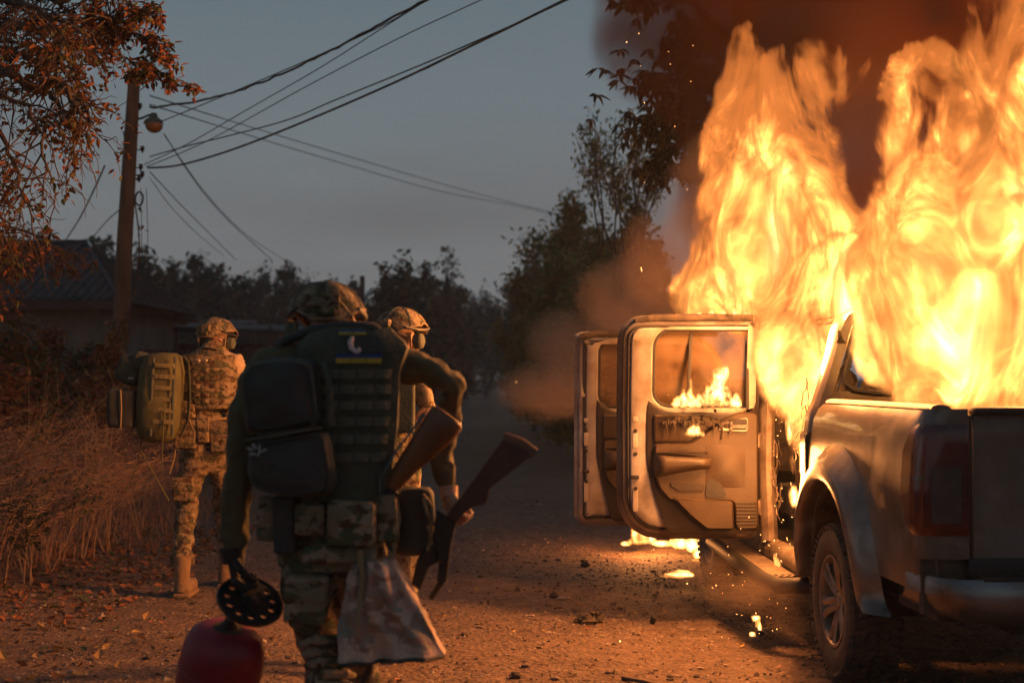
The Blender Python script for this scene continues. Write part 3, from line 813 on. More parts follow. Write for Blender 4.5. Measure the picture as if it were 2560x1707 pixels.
def weed(px, py, d, h, seed, label, leafy=0):
    r_ = random.Random(seed); b = P(px, py, d); b.z = gh(b.x, b.y)
    t = empty('dry_weed', b); tag(t, label, 'plant', 'dry weeds on the verge'); mb = MB(); tips = []
    for k in range(3): branchy(mb, Vector((r_.gauss(0, .03), r_.gauss(0, .03), 0)), Vector((r_.gauss(0, .25), r_.gauss(0, .25), 1)), h * r_.uniform(.6, 1), .006, 2, r_, tips, -.03, .5, 4, 4, .08)
    mb.build('stem', M_straw, t)
    if leafy:
        lf = MB()
        for tp, dd in tips:
            for q in tp[1:]:
                for _ in range(leafy):
                    vs, fs = leaf(q, r_.uniform(.03, .06), .025, r_.random() * 6.3, r_.uniform(-.5, 1), 0); lf.add(vs, fs)
        o = lf.build('leaves', M_lf[2], t, smooth=False); o['kind'] = 'stuff'
weed(262, 1240, 12, .85, 1, 'pale bare branching weed closest to the left soldier'); weed(215, 1270, 11.5, .6, 2, 'smaller bare weed left of the branching one'); weed(345, 1230, 13, .6, 3, 'thin dry weed just behind the left soldier')
weed(60, 1330, 10.2, .55, 4, 'low green-leaved weed at the left edge of the frame', 3); weed(130, 1300, 10.8, .45, 6, 'small leafy weed among dry grass', 3); weed(20, 1240, 11.5, .8, 8, 'tall leafy weed at the far left edge', 2); weed(100, 1170, 13, .9, 12, 'tall dry weed under the wooden fence'); weed(180, 1200, 12.6, .8, 14, 'arching dry weed in the thick grass')
M_aut = [mat('autumn_shrub_green', (.075, .07, .025), .8, transl=.2), mat('autumn_shrub_red', (.17, .055, .03), .8, transl=.2)]
M_aut2 = [M_aut[1], mat('autumn_shrub_gold', (.20, .13, .035), .8, transl=.2)]
SH = [(40, 760, 17, 75, 0, 'dark overgrown shrub at the left edge under the house roof'), (120, 800, 18, 70, 1, 'reddish shrub in front of the house wall'), (215, 850, 17.5, 75, 0, 'olive vine covered shrub left of the pole'), (275, 830, 17, 60, 1, 'red leaved creeper bush at the foot of the pole'), (350, 890, 19, 70, 1, 'rusty bush just right of the pole foot'), (20, 900, 14, 80, 1, 'low rust coloured bush at the left edge'), (110, 920, 15, 80, 0, 'low green and gold bush behind the dry grass'), (230, 930, 16, 80, 1, 'low red bush beside the backpack'), (430, 900, 22, 60, 0, 'dim bush behind the left soldier backpack')]
for k, (px, py, d, w, kd, lb) in enumerate(SH):
    p = P(px, 945, d); t = mk_tree('shrub', (p.x, p.y, 0), max(.9, EYE + (945 - py) * d / F), w * d / F * 1.1, 500 + k, M_aut if kd == 0 else M_aut2, .045, 70, 55, lb, 'autumn shrubs on the left verge', base=.0, spiky=.3, trunk_r=.04); t['category'] = 'shrub'
# creeper winding up the pole
rc = random.Random(8); mb = MB(); lf = MB()
for k in range(5):
    ph = rc.random() * 6.28; pts = [Vector((.14 * cos(ph + z * 1.7), .14 * sin(ph + z * 1.7), z)) + Lp(300 + (900 - (945 - (z - EYE) * F / 18)) * .045, 945) * Vector((1, 0, 0)).x * 0 + Vector((.055 * z * .9 - .05, 0, 0)) * .9 for z in [i * .2 for i in range(12 if k else 24)]]
    mb.tube(pts, .010, 5)
    for q in pts:
        for _ in range(4):
            vs, fs = leaf(q + Vector((rc.gauss(0, .05), rc.gauss(0, .05), rc.gauss(0, .05))), .07, .05, rc.random() * 6.3, rc.uniform(.2, 1.4), 0); lf.mi = rc.choice((0, 1)); lf.add(vs, fs)
cr_ = empty('creeper', pb); tag(cr_, 'red creeper climbing the foot of the utility pole', 'creeper'); mb.build('stem', M_twig, cr_); o = lf.build('leaves', [M_lf[3], M_lf[2]], cr_, smooth=False); o['kind'] = 'stuff'
# ------------------------------------------------------------------ materials of the truck
M_paint = mat('silver_paint', (0.18, 0.160, 0.14), 0.32, 0.4, col2=(0.085, 0.065, 0.05), scale=3.2, detail=6, contrast=0.35, col3=(0.23, 0.205, 0.18), bump=0.14, bscale=7, coat=0.45)
M_dusty = mat('dusty_paint', (0.17, 0.15, 0.13), 0.6, 0.2, col2=(0.10, 0.08, 0.06), scale=5, detail=7, contrast=0.4, bump=0.1, bscale=14)
M_flange = mat('door_flange_paint', (0.50, 0.47, 0.44), 0.38, 0.3, col2=(0.24, 0.2, 0.16), scale=6, contrast=0.4, bump=0.05)
M_rubber = mat('black_rubber', (0.025, 0.023, 0.021), 0.8, bump=0.2, bscale=60)
M_tyre = mat('dusty_tyre_rubber', (0.05, 0.042, 0.035), 0.85, col2=(0.10, 0.075, 0.055), scale=9, detail=6, contrast=0.3, bump=0.35, bscale=35)
M_alloy = mat('dirty_alloy', (0.28, 0.25, 0.22), 0.45, 0.55, col2=(0.13, 0.10, 0.08), scale=11, detail=6, contrast=0.35, bump=0.1)
M_trim = mat('tan_plastic_trim', (0.070, 0.046, 0.025), 0.5, col2=(0.032, 0.021, 0.012), scale=3.5, detail=4, contrast=0.5, bump=0.08, bscale=90)
M_trimdark = mat('dark_plastic_trim', (0.018, 0.013, 0.010), 0.5, col2=(0.03, 0.022, 0.016), scale=6, contrast=0.4, bump=0.08, bscale=70)
M_char = mat('charred_metal', (0.02, 0.017, 0.014), 0.85, col2=(0.09, 0.065, 0.045), scale=7, detail=8, contrast=0.25, bump=0.5, bscale=30)
M_bare = mat('scorched_steel', (0.30, 0.24, 0.18), 0.45, 0.4, col2=(0.09, 0.06, 0.04), scale=8, detail=8, contrast=0.45, bump=0.2, bscale=22)
M_chrome = mat('scuffed_chrome', (0.34, 0.33, 0.32), 0.38, 0.8, col2=(0.09, 0.07, 0.06), scale=5, detail=7, contrast=0.5, bump=0.15, bscale=12)
M_red = mat('red_lamp_plastic', (0.10, 0.010, 0.008), 0.22, col2=(0.05, 0.006, 0.005), scale=4, coat=0.6)
M_lens = mat('clear_lamp_plastic', (0.075, 0.055, 0.05), 0.22, col2=(0.05, 0.035, 0.03), scale=6, coat=0.6)
M_black = mat('black_plastic', (0.014, 0.013, 0.012), 0.5, bump=0.1)
def glass_mat():
    m, n, l = nt('sooty_glass')
    out = n.new('ShaderNodeOutputMaterial')
    tr = n.new('ShaderNodeBsdfTransparent'); tr.inputs[0].default_value = (0.86, 0.80, 0.70, 1)
    df = n.new('ShaderNodeBsdfPrincipled'); df.inputs['Base Color'].default_value = (0.26, 0.18, 0.11, 1); df.inputs['Roughness'].default_value = 0.25
    tc = n.new('ShaderNodeTexCoord'); t = n.new('ShaderNodeTexNoise'); t.inputs['Scale'].default_value = 5; t.inputs['Detail'].default_value = 6
    l.new(tc.outputs['Object'], t.inputs['Vector'])
    r = n.new('ShaderNodeMapRange'); r.inputs['From Min'].default_value = 0.35; r.inputs['From Max'].default_value = 0.7; r.inputs['To Min'].default_value = 0.06; r.inputs['To Max'].default_value = 0.5
    l.new(t.outputs['Fac'], r.inputs['Value'])
    mx = n.new('ShaderNodeMixShader'); l.new(r.outputs[0], mx.inputs[0]); l.new(tr.outputs[0], mx.inputs[1]); l.new(df.outputs[0], mx.inputs[2])
    l.new(mx.outputs[0], out.inputs[0])
    return m
M_glass = glass_mat()

# ------------------------------------------------------------------ pickup truck (local frame: x right, y forward, z up, origin under the rear axle)
truck = empty('pickup_truck', (2.447, 7.087, 0), (0, 0, radians(3.05)))
tag(truck, 'silver double cab pickup truck in flames with both side doors hanging open', 'pickup truck')
AX = 0.385                                     # axle height
def prof_x(z):
    """half width of the body at height z"""
    pts = [(0.40, .80), (0.55, .835), (0.75, .85), (1.0, .852), (1.15, .842), (1.28, .825), (1.34, .80), (1.36, .77)]
    for (a, xa), (b, xb) in zip(pts, pts[1:]):
        if z <= b:
            t = max(0, (z - a) / (b - a)); t = t * t * (3 - 2 * t) if False else t
            return xa + (xb - xa) * t
    return pts[-1][1]
RA = 0.60                                      # wheel arch radius
def arch(y, y0, low=0.47, r=RA):
    d = abs(y - y0)
    if d >= r * 0.86: return low
    return max(low, AX + sqrt(max(0, r * r - (d / 0.86) ** 2 * 1.0)))
def side_panel(name, y0, y1, ztop, wheel=None, low=0.47, sx=-1, mat_=None, nv=12, parent=None, ny=None, curve_front=0.0, rear_round=0.0):
    mb = MB()
    ys = []
    n = ny or int((y1 - y0) / 0.035) + 2
    for i in range(n):
        ys.append(y0 + (y1 - y0) * i / (n - 1))
    def fn(u, v):
        y = ys[round(u * (n - 1))]
        zl = arch(y, wheel, low) if wheel is not None else low
        zt = ztop(y) if callable(ztop) else ztop
        z = zl + (zt - zl) * v
        x = prof_x(min(z, 1.36))
        if rear_round:
            e = max(0, (y0 + rear_round - y) / rear_round); x -= rear_round * 0.8 * (1 - sqrt(max(0, 1 - e * e)))
        return Vector((sx * x, y, z))
    mb.grid(fn, n, nv)
    # inward return along the top edge and bottom edge gives the sheet real thickness
    def top(u, v):
        p = fn(u, 1.0); return Vector((p.x - sx * 0.09 * v, p.y, p.z - 0.012 * v))
    mb.grid(top, n, 3)
    def bot(u, v):
        p = fn(u, 0.0); return Vector((p.x - sx * 0.07 * v, p.y, p.z + 0.004 * v))
    mb.grid(bot, n, 3)
    return mb.build(name, mat_ or M_paint, parent or truck, angle=50)
def bed_top(y):
    z = 1.345
    if y > 0.40: z -= 0.25 * (1 - sqrt(max(0, 1 - ((y - 0.40) / 0.12) ** 2)))
    return z
for sx in (-1, 1):
    o = side_panel('bed_side', -1.20, 0.52, bed_top, 0.0, 0.60, sx, nv=16, rear_round=0.10)
    # rail cap
    mb = MB(); mb.tube([(sx * .745, -1.19, 1.352), (sx * .745, .40, 1.352)], 0.045, 10, ell=0.45); mb.build('bed_rail', M_dusty, truck)
    # cab lower side behind the rear door, sill and rocker
    mb = MB()
    def rocker(u, v, sx=sx):
        a = -pi / 2 + pi * v
        return Vector((sx * (.76 + .075 * cos(a)), .56 + u * 2.25, .44 + .07 * sin(a)))
    mb.grid(rocker, 8, 8); mb.build('rocker_panel', M_bare, truck)
# cab: rear quarter (C pillar side), swept up into the roof
def csec(z):
    """half width of the cab above the waist"""
    if z <= 1.28: return prof_x(z)
    pts = [(1.28, .825), (1.34, .80), (1.45, .755), (1.60, .70), (1.74, .655), (1.82, .615), (1.865, .53), (1.88, .40)]
    for (a, xa), (b, xb) in zip(pts, pts[1:]):
        if z <= b: return xa + (xb - xa) * (z - a) / (b - a)
    return .35
def rear_y(z):  # rear edge of the cab: leans forward as it rises
    return .54 + max(0, z - 1.30) * 0.22
def door_rear_y(z):  # rear edge of the rear door opening
    if z < 0.95: return 0.66 + max(0, 0.95 - z) * .5
    if z < 1.38: return 0.66
    return .66 + (z - 1.38) * 0.36
for sx in (-1, 1):
    mb = MB()
    def quarter(u, v, sx=sx):
        z = .50 + (1.865 - .50) * v
        a, b = rear_y(z) , door_rear_y(z)
        x = csec(z)
        y = a + (b - a) * u
        if u < .3: x -= (0.3 - u) * 0.07
        return Vector((sx * x, y, z))
    mb.grid(quarter, 8, 34)
    mb.grid(lambda u, v, sx=sx: Vector((sx * (csec(.5 + 1.365 * v) - .09 * u), door_rear_y(.5 + 1.365 * v) + .008 * u, .5 + 1.365 * v)), 4, 34)   # door jamb
    mb.grid(lambda u, v, sx=sx: Vector((sx * (csec(.9 + .965 * v) - .021 - .05 * u), rear_y(.9 + .965 * v), .9 + .965 * v)), 3, 26)
    mb.build('cab_pillar', M_paint, truck, angle=60)
# back wall of the cab with the window opening
mb = MB()
WB, WT = 1.392, 1.77
def back(u, v):
    z = 0.95 + 0.46 * v; x = -1 + 2 * u
    return Vector((x * (csec(z) - .075), rear_y(z) - .004, z))
mb.grid(back, 13, 8)
for sx in (-1, 1):
    mb.grid(lambda u, v, sx=sx: Vector((sx * ((csec(WB + (WT - WB) * v) - .075) - u * (.02 + .03 * v)), rear_y(WB + (WT - WB) * v) - .004 + .01 * sin(pi * u), WB + (WT - WB) * v)), 4, 10)
mb.grid(lambda u, v: Vector((-1 + 2 * u, 0, 0)) * (csec(WT + (1.86 - WT) * v) - .075) + Vector((0, rear_y(WT + .1 * v) - .004, WT + (1.86 - WT) * v)), 13, 4)
mb.build('cab_back_wall', M_paint, truck, angle=60)
# rubber seal round the rear window and shards of glass left in it
mb = MB()
seal = []
for k in range(40):
    a = 2 * pi * k / 40
    ex, ez = cos(a), sin(a)
    q = (abs(ex) ** 6 + abs(ez) ** 6) ** (-1 / 6)
    zz = (WB + WT) / 2 + ez * q * (WT - WB) / 2 * .98
    xx = ex * q * (csec(zz) - .105)
    seal.append(Vector((xx, rear_y(zz) - .012, zz)))
mb.tube(seal + [seal[0]], .016, 6, cap=False)
mb.build('window_seal', M_rubber, truck)
mb = MB(); R_ = random.Random(3)
for k in range(14):
    z0 = WB + .02 if k < 9 else WB + R_.random() * .3
    x0 = -.62 + .09 * k if k < 9 else -.60 + (z0 - WB) * .15 * -1
    h = R_.uniform(.02, .07); w = R_.uniform(.03, .07)
    mb.add([(x0 - w / 2, rear_y(z0) - .006, z0), (x0 + w / 2, rear_y(z0) - .006, z0), (x0 + R_.uniform(-.02, .02), rear_y(z0) - .006, z0 + h), (x0 - w / 2, rear_y(z0) - .002, z0), (x0 + w / 2, rear_y(z0) - .002, z0), (x0, rear_y(z0) - .002, z0 + h)], [(0, 1, 2), (3, 5, 4), (0, 3, 4, 1), (1, 4, 5, 2), (2, 5, 3, 0)])
mb.split('broken_glass', M_char, truck)
# roof, with pillars B and A and the windscreen frame
mb = MB()
def roof(u, v):
    y = .66 + 1.62 * v; t = -1 + 2 * u
    drop = .05 * (max(0, v - .75) / .25) ** 2 + .03 * (max(0, .15 - v) / .15) ** 2
    return Vector((t * (.60 - .05 * (v > .9)), y, 1.885 - .07 * t ** 4 - drop + .008 * noise.noise(Vector((t * 3, y * 3, 0)))))
mb.grid(roof, 17, 17)
mb.grid(lambda u, v: roof(u, v) - Vector((0, 0, .03)), 17, 17)
mb.build('roof', M_char, truck)
for sx in (-1, 1):
    mb = MB()
    mb.tube([(sx * .80, 1.62, .50), (sx * .815, 1.62, .95), (sx * .81, 1.62, 1.28), (sx * .70, 1.64, 1.60), (sx * .60, 1.66, 1.83)], [.055, .05, .05, .04, .035], 10, ell=1.2)
    mb.box((sx * .80, 1.60, 1.05), (.05, .05, .09)); mb.box((sx * .80, 1.60, .72), (.05, .05, .07))
    mb.build('door_pillar', M_bare, truck)
    mb = MB()
    mb.tube([(sx * .78, 2.72, .50), (sx * .80, 2.72, 1.22), (sx * .76, 2.68, 1.32), (sx * .60, 2.26, 1.80)], [.05, .05, .045, .035], 10)
    mb.build('windscreen_pillar', M_bare, truck)
mb = MB(); mb.box((0, 1.62, .44), (1.50, 2.2, .05)); mb.box((0, .70, .75), (1.4, .05, .6)); mb.build('cab_floor', M_char, truck)
mb = MB(); mb.rbox((0, 2.52, 1.05), (1.42, .35, .38), .06); mb.build('dashboard', M_char, truck)
# burnt seats seen through the door openings
for (x, y) in ((-.38, 1.95), (.38, 1.95), (-.36, 1.05), (.36, 1.05)):
    mb = MB(); mb.rbox((x, y, .72), (.5, .48, .18), .05, jit=.02); mb.rbox((x, y - .24, 1.08), (.48, .14, .62), .05, rot=(-.2, 0, 0), jit=.02)
    mb.ball((x, y - .34, 1.46), (.13, .06, .09)); mb.build('seat', M_char, truck)
mb = MB(); mb.lathe([(.17, -.012), (.185, 0), (.17, .012)], (0, 0, 0), 'y', 24, M=Matrix.Translation((-.38, 2.2, 1.12)) @ Matrix.Rotation(-.4, 4, 'X'), close=True)
mb.tube([(-.38, 2.2, 1.12), (-.38, 2.42, 1.04)], .02, 6); mb.tube([(-.55, 2.2, 1.12), (-.21, 2.2, 1.12)], .014, 6); mb.build('steering_wheel', M_char, truck)
# bonnet, front wings, grille, lamps (mostly hidden, still there from the side)
for sx in (-1, 1):
    side_panel('front_wing', 2.78, 4.02, lambda y: 1.10 - .06 * max(0, (y - 3.5)), 3.20, .48, sx, M_bare, parent=truck, nv=8)
mb = MB()
mb.grid(lambda u, v: Vector(((-1 + 2 * u) * .80, 2.72 + 1.28 * v, 1.20 - .08 * (2 * u - 1) ** 2 - .10 * v ** 3)), 13, 9)
mb.build('bonnet', M_char, truck)
mb = MB(); mb.rbox((0, 4.0, .86), (1.5, .10, .40), .04); mb.rbox((0, 4.08, .55), (1.7, .22, .26), .07); mb.build('front_bumper', M_dusty, truck)
for sx in (-1, 1):
    mb = MB(); mb.rbox((sx * .64, 4.02, .90), (.26, .12, .22), .04); mb.build('headlight', M_lens, truck)
# bed floor, inner walls, headboard, chassis
mb = MB(); mb.box((0, -.34, .80), (1.42, 1.68, .03)); mb.box((0, .50, 1.05), (1.46, .03, .54))
for sx in (-1, 1): mb.box((sx * .72, -.35, 1.06), (.02, 1.62, .5)); mb.rbox((sx * .60, 0, .93), (.24, .9, .26), .08)
mb.build('bed_floor', M_char, truck)
mb = MB()
for sx in (-1, 1): mb.box((sx * .42, 1.3, .50), (.08, 5.0, .14))
mb.tube([(-.7, 0, AX), (.7, 0, AX)], .05, 10); mb.ball((0, 0, AX), .14); mb.tube([(-.66, 3.2, AX), (.66, 3.2, AX)], .04, 8)
mb.box((0, -1.05, .55), (1.2, .06, .12)); mb.build('chassis', M_char, truck)
# wheel wells
for (y, sx) in ((0, -1), (0, 1), (3.2, -1), (3.2, 1)):
    mb = MB()
    mb.grid(lambda u, v: Vector((sx * (.84 - .34 * v), y + .56 * .86 * cos(pi * u), AX + .57 * sin(pi * u))), 20, 4)
    mb.grid(lambda u, v: Vector((sx * .50, y + .50 * v * cos(pi * u), AX + .57 * v * sin(pi * u))), 20, 3)
    mb.build('wheel_well', M_char, truck)
# flares: swollen arches over the wheels
def flare(y0, sx, name='wheel_flare'):
    mb = MB()
    prof = [(.175, -.004), (.155, .012), (.12, .045), (.075, .075), (.03, .088), (.0, .085), (-.012, .07), (-.012, .02), (-.01, -.05)]   # (radius beyond the arch, out from the body)
    na = 46
    def fn(u, v):
        j = round(v * (len(prof) - 1)); dr, dx = prof[j]
        s = -0.42 + (pi + 0.84) * u      # past horizontal at both ends: legs run straight down
        if s < 0 or s > pi:
            k = -s if s < 0 else s - pi
            rr = (RA + dr)
            sg = 1 if s < 0 else -1
            y = y0 + sg * (rr * 0.86 - k * .02 + (k * .26 if sg < 0 else k * .12)); z = AX + .0 - k * 0.0 - k / .42 * (-.0) 
            z = AX + .12 - (k / .42) * (.12 - .07) if False else AX + .10 * (1 - k / .42) + .07 * (k / .42) - .0
            z = AX + .09 - .045 * k / .42
        else:
            rr = RA + dr
            y = y0 + rr * .86 * cos(s); z = max(AX + .09, AX + rr * sin(s)) if False else AX + .09 + (rr - .09) * sin(s)
        bx = prof_x(min(1.2, max(.5, z)))
        return Vector((sx * (bx + dx), y, z))
    mb.grid(fn, na, len(prof))
    return mb.build(name, M_paint, truck, angle=60)
for (y, sx) in ((0, -1), (0, 1), (3.2, -1), (3.2, 1)):
    flare(y, sx)
for sx in (-1, 1):
    mb = MB(); mb.rbox((sx * .70, -1.17, .66), (.26, .05, .30), .01); mb.rbox((sx * .66, -.90, .52), (.2, .5, .1), .03); mb.build('inner_corner', M_char, truck)
# fuel door
mb = MB()
fy, fz = .535, 1.075
outl = [(-.052, -.12), (.03, -.16), (.052, -.14), (.052, .085), (.04, .10), (-.04, .10), (-.052, .085)]
Mf = Matrix.Translation((-.853, .585, 1.09)) @ Matrix(((0, 0, -1, 0), (-1, 0, 0, 0), (0, 1, 0, 0), (0, 0, 0, 1)))
mb.prism(outl, Mf, .010, .004); mb.build('fuel_door', M_paint, truck)
mb = MB(); big = [(x * 1.12, y * 1.06) for x, y in outl]; mb.prism(big, Mf, .003); mb.build('fuel_door_gap', M_black, truck)
# tailgate with its recess, pressed lip and handle
tg = MB()
def tgate(u, v):
    x = -.625 + 1.25 * u; z = .745 + .585 * v
    y = -1.235 + .014 * (abs(2 * u - 1) ** 8) + .02 * max(0, (v - .9) / .1) ** 2
    inside = (abs(2 * u - 1) < .9) and (.14 < v < .84)
    return Vector((x, y + (.010 if inside else 0), z))
tg.grid(tgate, 31, 21)
tg.box((0, -1.19, 1.04), (1.245, .06, .57)); 
tgo = tg.build('tailgate', M_dusty, truck, angle=40)
mb = MB(); mb.rbox((0, -1.205, 1.345), (1.25, .085, .035), .015); mb.build('tailgate_cap', M_black, truck)
mb = MB(); mb.rbox((0, -1.245, 1.19), (.26, .03, .09), .012); mb.build('tailgate_handle', M_black, tgo)
mb = MB()
for sx in (-1, 1): mb.rbox((sx * .635, -1.20, 1.04), (.012, .05, .58), .004)
mb.split('tailgate_gap', M_black, truck)
# rear corners carrying the lamps
for sx in (-1, 1):
    mb = MB()
    def corner(u, v, sx=sx):
        z = .74 + .615 * v
        a = u * pi / 2
        xo = prof_x(min(z, 1.34))
        return Vector((sx * (xo - .08 + .08 * cos(a) if u > .0 else xo), -1.14 - .085 * sin(a), z)) if u <= 1 else None
    mb.grid(corner, 10, 20)
    mb.grid(lambda u, v, sx=sx: Vector((sx * (prof_x(min(.74 + .615 * v, 1.34)) - .08 - (prof_x(min(.74 + .615 * v, 1.34)) - .08 - .645) * u), -1.225, .74 + .615 * v)), 4, 20)
    mb.grid(lambda u, v, sx=sx: Vector((sx * (.795 - .15 * u), -1.225 + .1 * v, 1.353)), 3, 3)
    mb.build('rear_corner', M_paint, truck, angle=50)
    # tail lamp: tall rounded block wrapping the corner
    def lamp(u, v, sx=sx, g=.012):
        z = .835 + .455 * v
        xo = prof_x(min(z, 1.3))
        edge = min(1, v / .10, (1 - v) / .16)
        edge = sqrt(max(0, 1 - (1 - edge) ** 2))
        s = u
        if s < .45:      # side face, from front edge back to the corner
            k = s / .45; y = -1.02 - (.125) * k - (1 - edge) * .04 * (1 - k); x = xo + g * edge
            y -= (max(0, v - .75) / .25 * .07 + max(0, .35 - v) / .35 * .09) * (1 - k)
        elif s < .65:
            a = (s - .45) / .2 * pi / 2; y = -1.145 - .085 * sin(a) - g * edge * sin(a); x = xo - .085 + .085 * cos(a) + g * edge * cos(a)
        else:
            k = (s - .65) / .35; y = -1.23 - g * edge; x = xo - .085 - (xo - .085 - .65) * k
        return Vector((sx * x, y, z))
    lm = MB(); lm.grid(lamp, 27, 22); lo_ = lm.build('tail_light', M_red, truck, angle=70)
    lm = MB(); lm.grid(lambda u, v, sx=sx: lamp(.60 + .30 * u, .12 + .50 * v, sx, .015), 10, 12); lm.build('reversing_lens', M_lens, lo_, angle=70)
    lm = MB(); lm.grid(lambda u, v, sx=sx: lamp(.02 + .55 * u, .50 + .03 * v, sx, .016), 14, 3); lm.build('lens_band', M_lens, lo_, angle=70)
# rear bumper: step bumper with wrapped ends
mb = MB()
def bump(u, v):
    t = -1 + 2 * u
    x = t * .86; ty = -1.30
    wrap = max(0, (abs(t) - .80) / .20)
    y = ty + .26 * wrap ** 2.2 + .02
    prof = [(.0, .665), (-.055, .672), (-.075, .655), (-.08, .60), (-.075, .53), (-.05, .48), (.0, .455), (.05, .45)]
    j = round(v * (len(prof) - 1)); dy, z = prof[j]
    zz = z
    if z < .6: zz = z + .07 * wrap ** 1.2 + .04 * (abs(t) > .45) * min(1, (abs(t) - .45) * 3)
    return Vector((x, y + dy * (1 - .2 * wrap), zz))
mb.grid(bump, 41, 8)
mb.build('rear_bumper', M_chrome, truck, angle=45)
mb = MB(); mb.rbox((0, -1.28, .672), (1.26, .13, .02), .006); mb.rbox((0, -1.21, .70), (1.3, .05, .09), .01); mb.build('bumper_step', M_black, truck)
# running board: flat step on a round tube
for sx in (-1, 1):
    if sx < 0:
        pts = [(-.80, .62, .37), (-.96, .72, .35), (-1.0, .95, .36), (-1.0, 2.4, .40), (-.86, 2.66, .42)]
    else:
        pts = [(.80, .62, .37), (.96, .72, .37), (1.0, .95, .37), (1.0, 2.4, .37), (.86, 2.66, .37)]
    rb = MB(); rb.tube(pts, [.045, .048, .042, .042, .04], 12); ro = rb.build('running_board', M_black, truck)
    st = MB(); st.grid(lambda u, v, sx=sx: Vector((sx * (.82 + .155 * u), .85 + 1.62 * v, .385 + (.03 * v if sx < 0 else 0) + .006 * (round(u * 8) % 2))), 9, 12); st.build('step_plate', M_bare, ro)
    st = MB()
    for y in (.9, 1.6, 2.3): st.box((sx * .84, y, .38), (.2, .04, .02))
    st.split('step_bracket', M_char, ro)
# wheels
def wheel(y, sx, steer=0.0):
    w = empty('wheel', (sx * .755, y, AX), (0, 0, steer), truck)
    out = sx
    t = MB()
    Rr, Ri, hw = .378, .215, .125
    prof = [(Ri, hw * .80), (Ri + .03, hw * .98), (.29, hw * 1.04), (.34, hw * .98), (.362, hw * .86), (Rr - .012, hw * .72), (Rr - .010, 0), (Rr - .012, -hw * .72), (.362, -hw * .86), (.34, -hw * .98), (.29, -hw * 1.04), (Ri + .03, -hw * .98), (Ri, -hw * .8)]
    t.lathe(prof, seg=56)
    t.lathe([(.300, hw * 1.03), (.303, hw * 1.08), (.310, hw * 1.03)], seg=56)
    t.build('tyre', M_tyre, w)
    for k in range(52):
        a = 2 * pi * k / 52; off = (k % 2) * .012
        for xo_, wd in ((-.082, .05), (-.028, .042), (.028, .042), (.082, .05)):
            tb = MB() if (k == 0 and xo_ == -.082) else tb
            M_ = Matrix.Rotation(a + (off if abs(xo_) > .05 else .06), 4, 'X')
            tb.box((xo_ + off * .5, 0, Rr - .006), (wd, .028, .018), rot=(0, 0, .35 if xo_ < 0 else -.35), M=M_)
        for s_ in (-1, 1):
            M_ = Matrix.Rotation(a, 4, 'X'); tb.box((s_ * .112, 0, Rr - .028), (.022, .026, .045), rot=(0, s_ * .5, 0), M=M_)
    tr_ = tb.build('tread', M_tyre, w, smooth=False); tr_['kind'] = 'stuff'
    r = MB()
    r.lathe([(.218, out * .105), (.226, out * .118), (.214, out * .118), (.200, out * .095), (.195, out * .02), (.195, -out * .09), (.218, -out * .10)], seg=48)
    r.lathe([(.0, out * .088), (.035, out * .088), (.042, out * .078), (.060, out * .07), (.062, out * .04), (0, out * .04)], seg=24)
    rim = r.build('rim', M_alloy, w)
    d = MB(); d.lathe([(.0, out * .0), (.15, out * .0), (.15, -out * .02), (.0, -out * .02)], seg=32); d.build('brake_disc', M_char, w)
    sp = MB()
    for k in range(6):
        a = 2 * pi * k / 6 + .2
        for off in (-.035, .035):
            M_ = Matrix.Rotation(a, 4, 'X')
            p0 = [(out * .078, -off * .7 + sgn * .013, .045) for sgn in (-1, 1)]
            secs = []
            for (zz, c_, ww, xx) in ((.045, off * .40, .018, .078), (.10, off * .55, .018, .092), (.16, off * .70, .019, .100), (.206, off * 1.0, .026, .106)):
                secs.append([M_ @ Vector((out * xx, c_ - ww, zz)), M_ @ Vector((out * (xx + .008), c_, zz)), M_ @ Vector((out * xx, c_ + ww, zz)), M_ @ Vector((out * (xx - .03), c_ + ww * .7, zz)), M_ @ Vector((out * (xx - .03), c_ - ww * .7, zz))])
            sp.loft(secs, cap1=True)
    sp.build('spoke', M_alloy, w)
    return w
for (y, sx) in ((0, -1), (0, 1), (3.2, -1), (3.2, 1)):
    wheel(y, sx)

# ------------------------------------------------------------------ doors (local frame: u along x from the hinge outwards, z up, y = thickness; outer skin at y>0 faces forward)
def rrect(x0, x1, z0, z1, r, n=10, tilt=None):
    """rounded outline sampled anticlockwise; r = radii (bottom-left, bottom-right, top-right, top-left)"""
    out = []
    cs = [((x0, z0), r[0], pi, 1.5 * pi), ((x1, z0), r[1], 1.5 * pi, 2 * pi), ((x1, z1), r[2], 0, .5 * pi), ((x0, z1), r[3], .5 * pi, pi)]
    for (c, rr, a0, a1) in cs:
        cx = c[0] + (rr if c[0] == x0 else -rr); cz = c[1] + (rr if c[1] == z0 else -rr)
        for k in range(n):
            a = a0 + (a1 - a0) * k / (n - 1)
            out.append((cx + rr * cos(a), cz + rr * sin(a)))
    return out
def resample(poly, N, c):
    """points of a closed outline at N even angles round c"""
    out = []
    for k in range(N):
        a = 2 * pi * k / N; d = Vector((cos(a), sin(a))); best = None
        for i in range(len(poly)):
            p, q = Vector(poly[i]), Vector(poly[(i + 1) % len(poly)])
            e = q - p; den = d.x * e.y - d.y * e.x
            if abs(den) < 1e-9: continue
            w_ = p - Vector(c)
            t = (w_.x * e.y - w_.y * e.x) / den; s_ = (w_.x * d.y - w_.y * d.x) / den
            if t > 0 and -1e-6 <= s_ <= 1 + 1e-6 and (best is None or t > best): best = t
        out.append(Vector(c) + d * (best or .01))
    return out
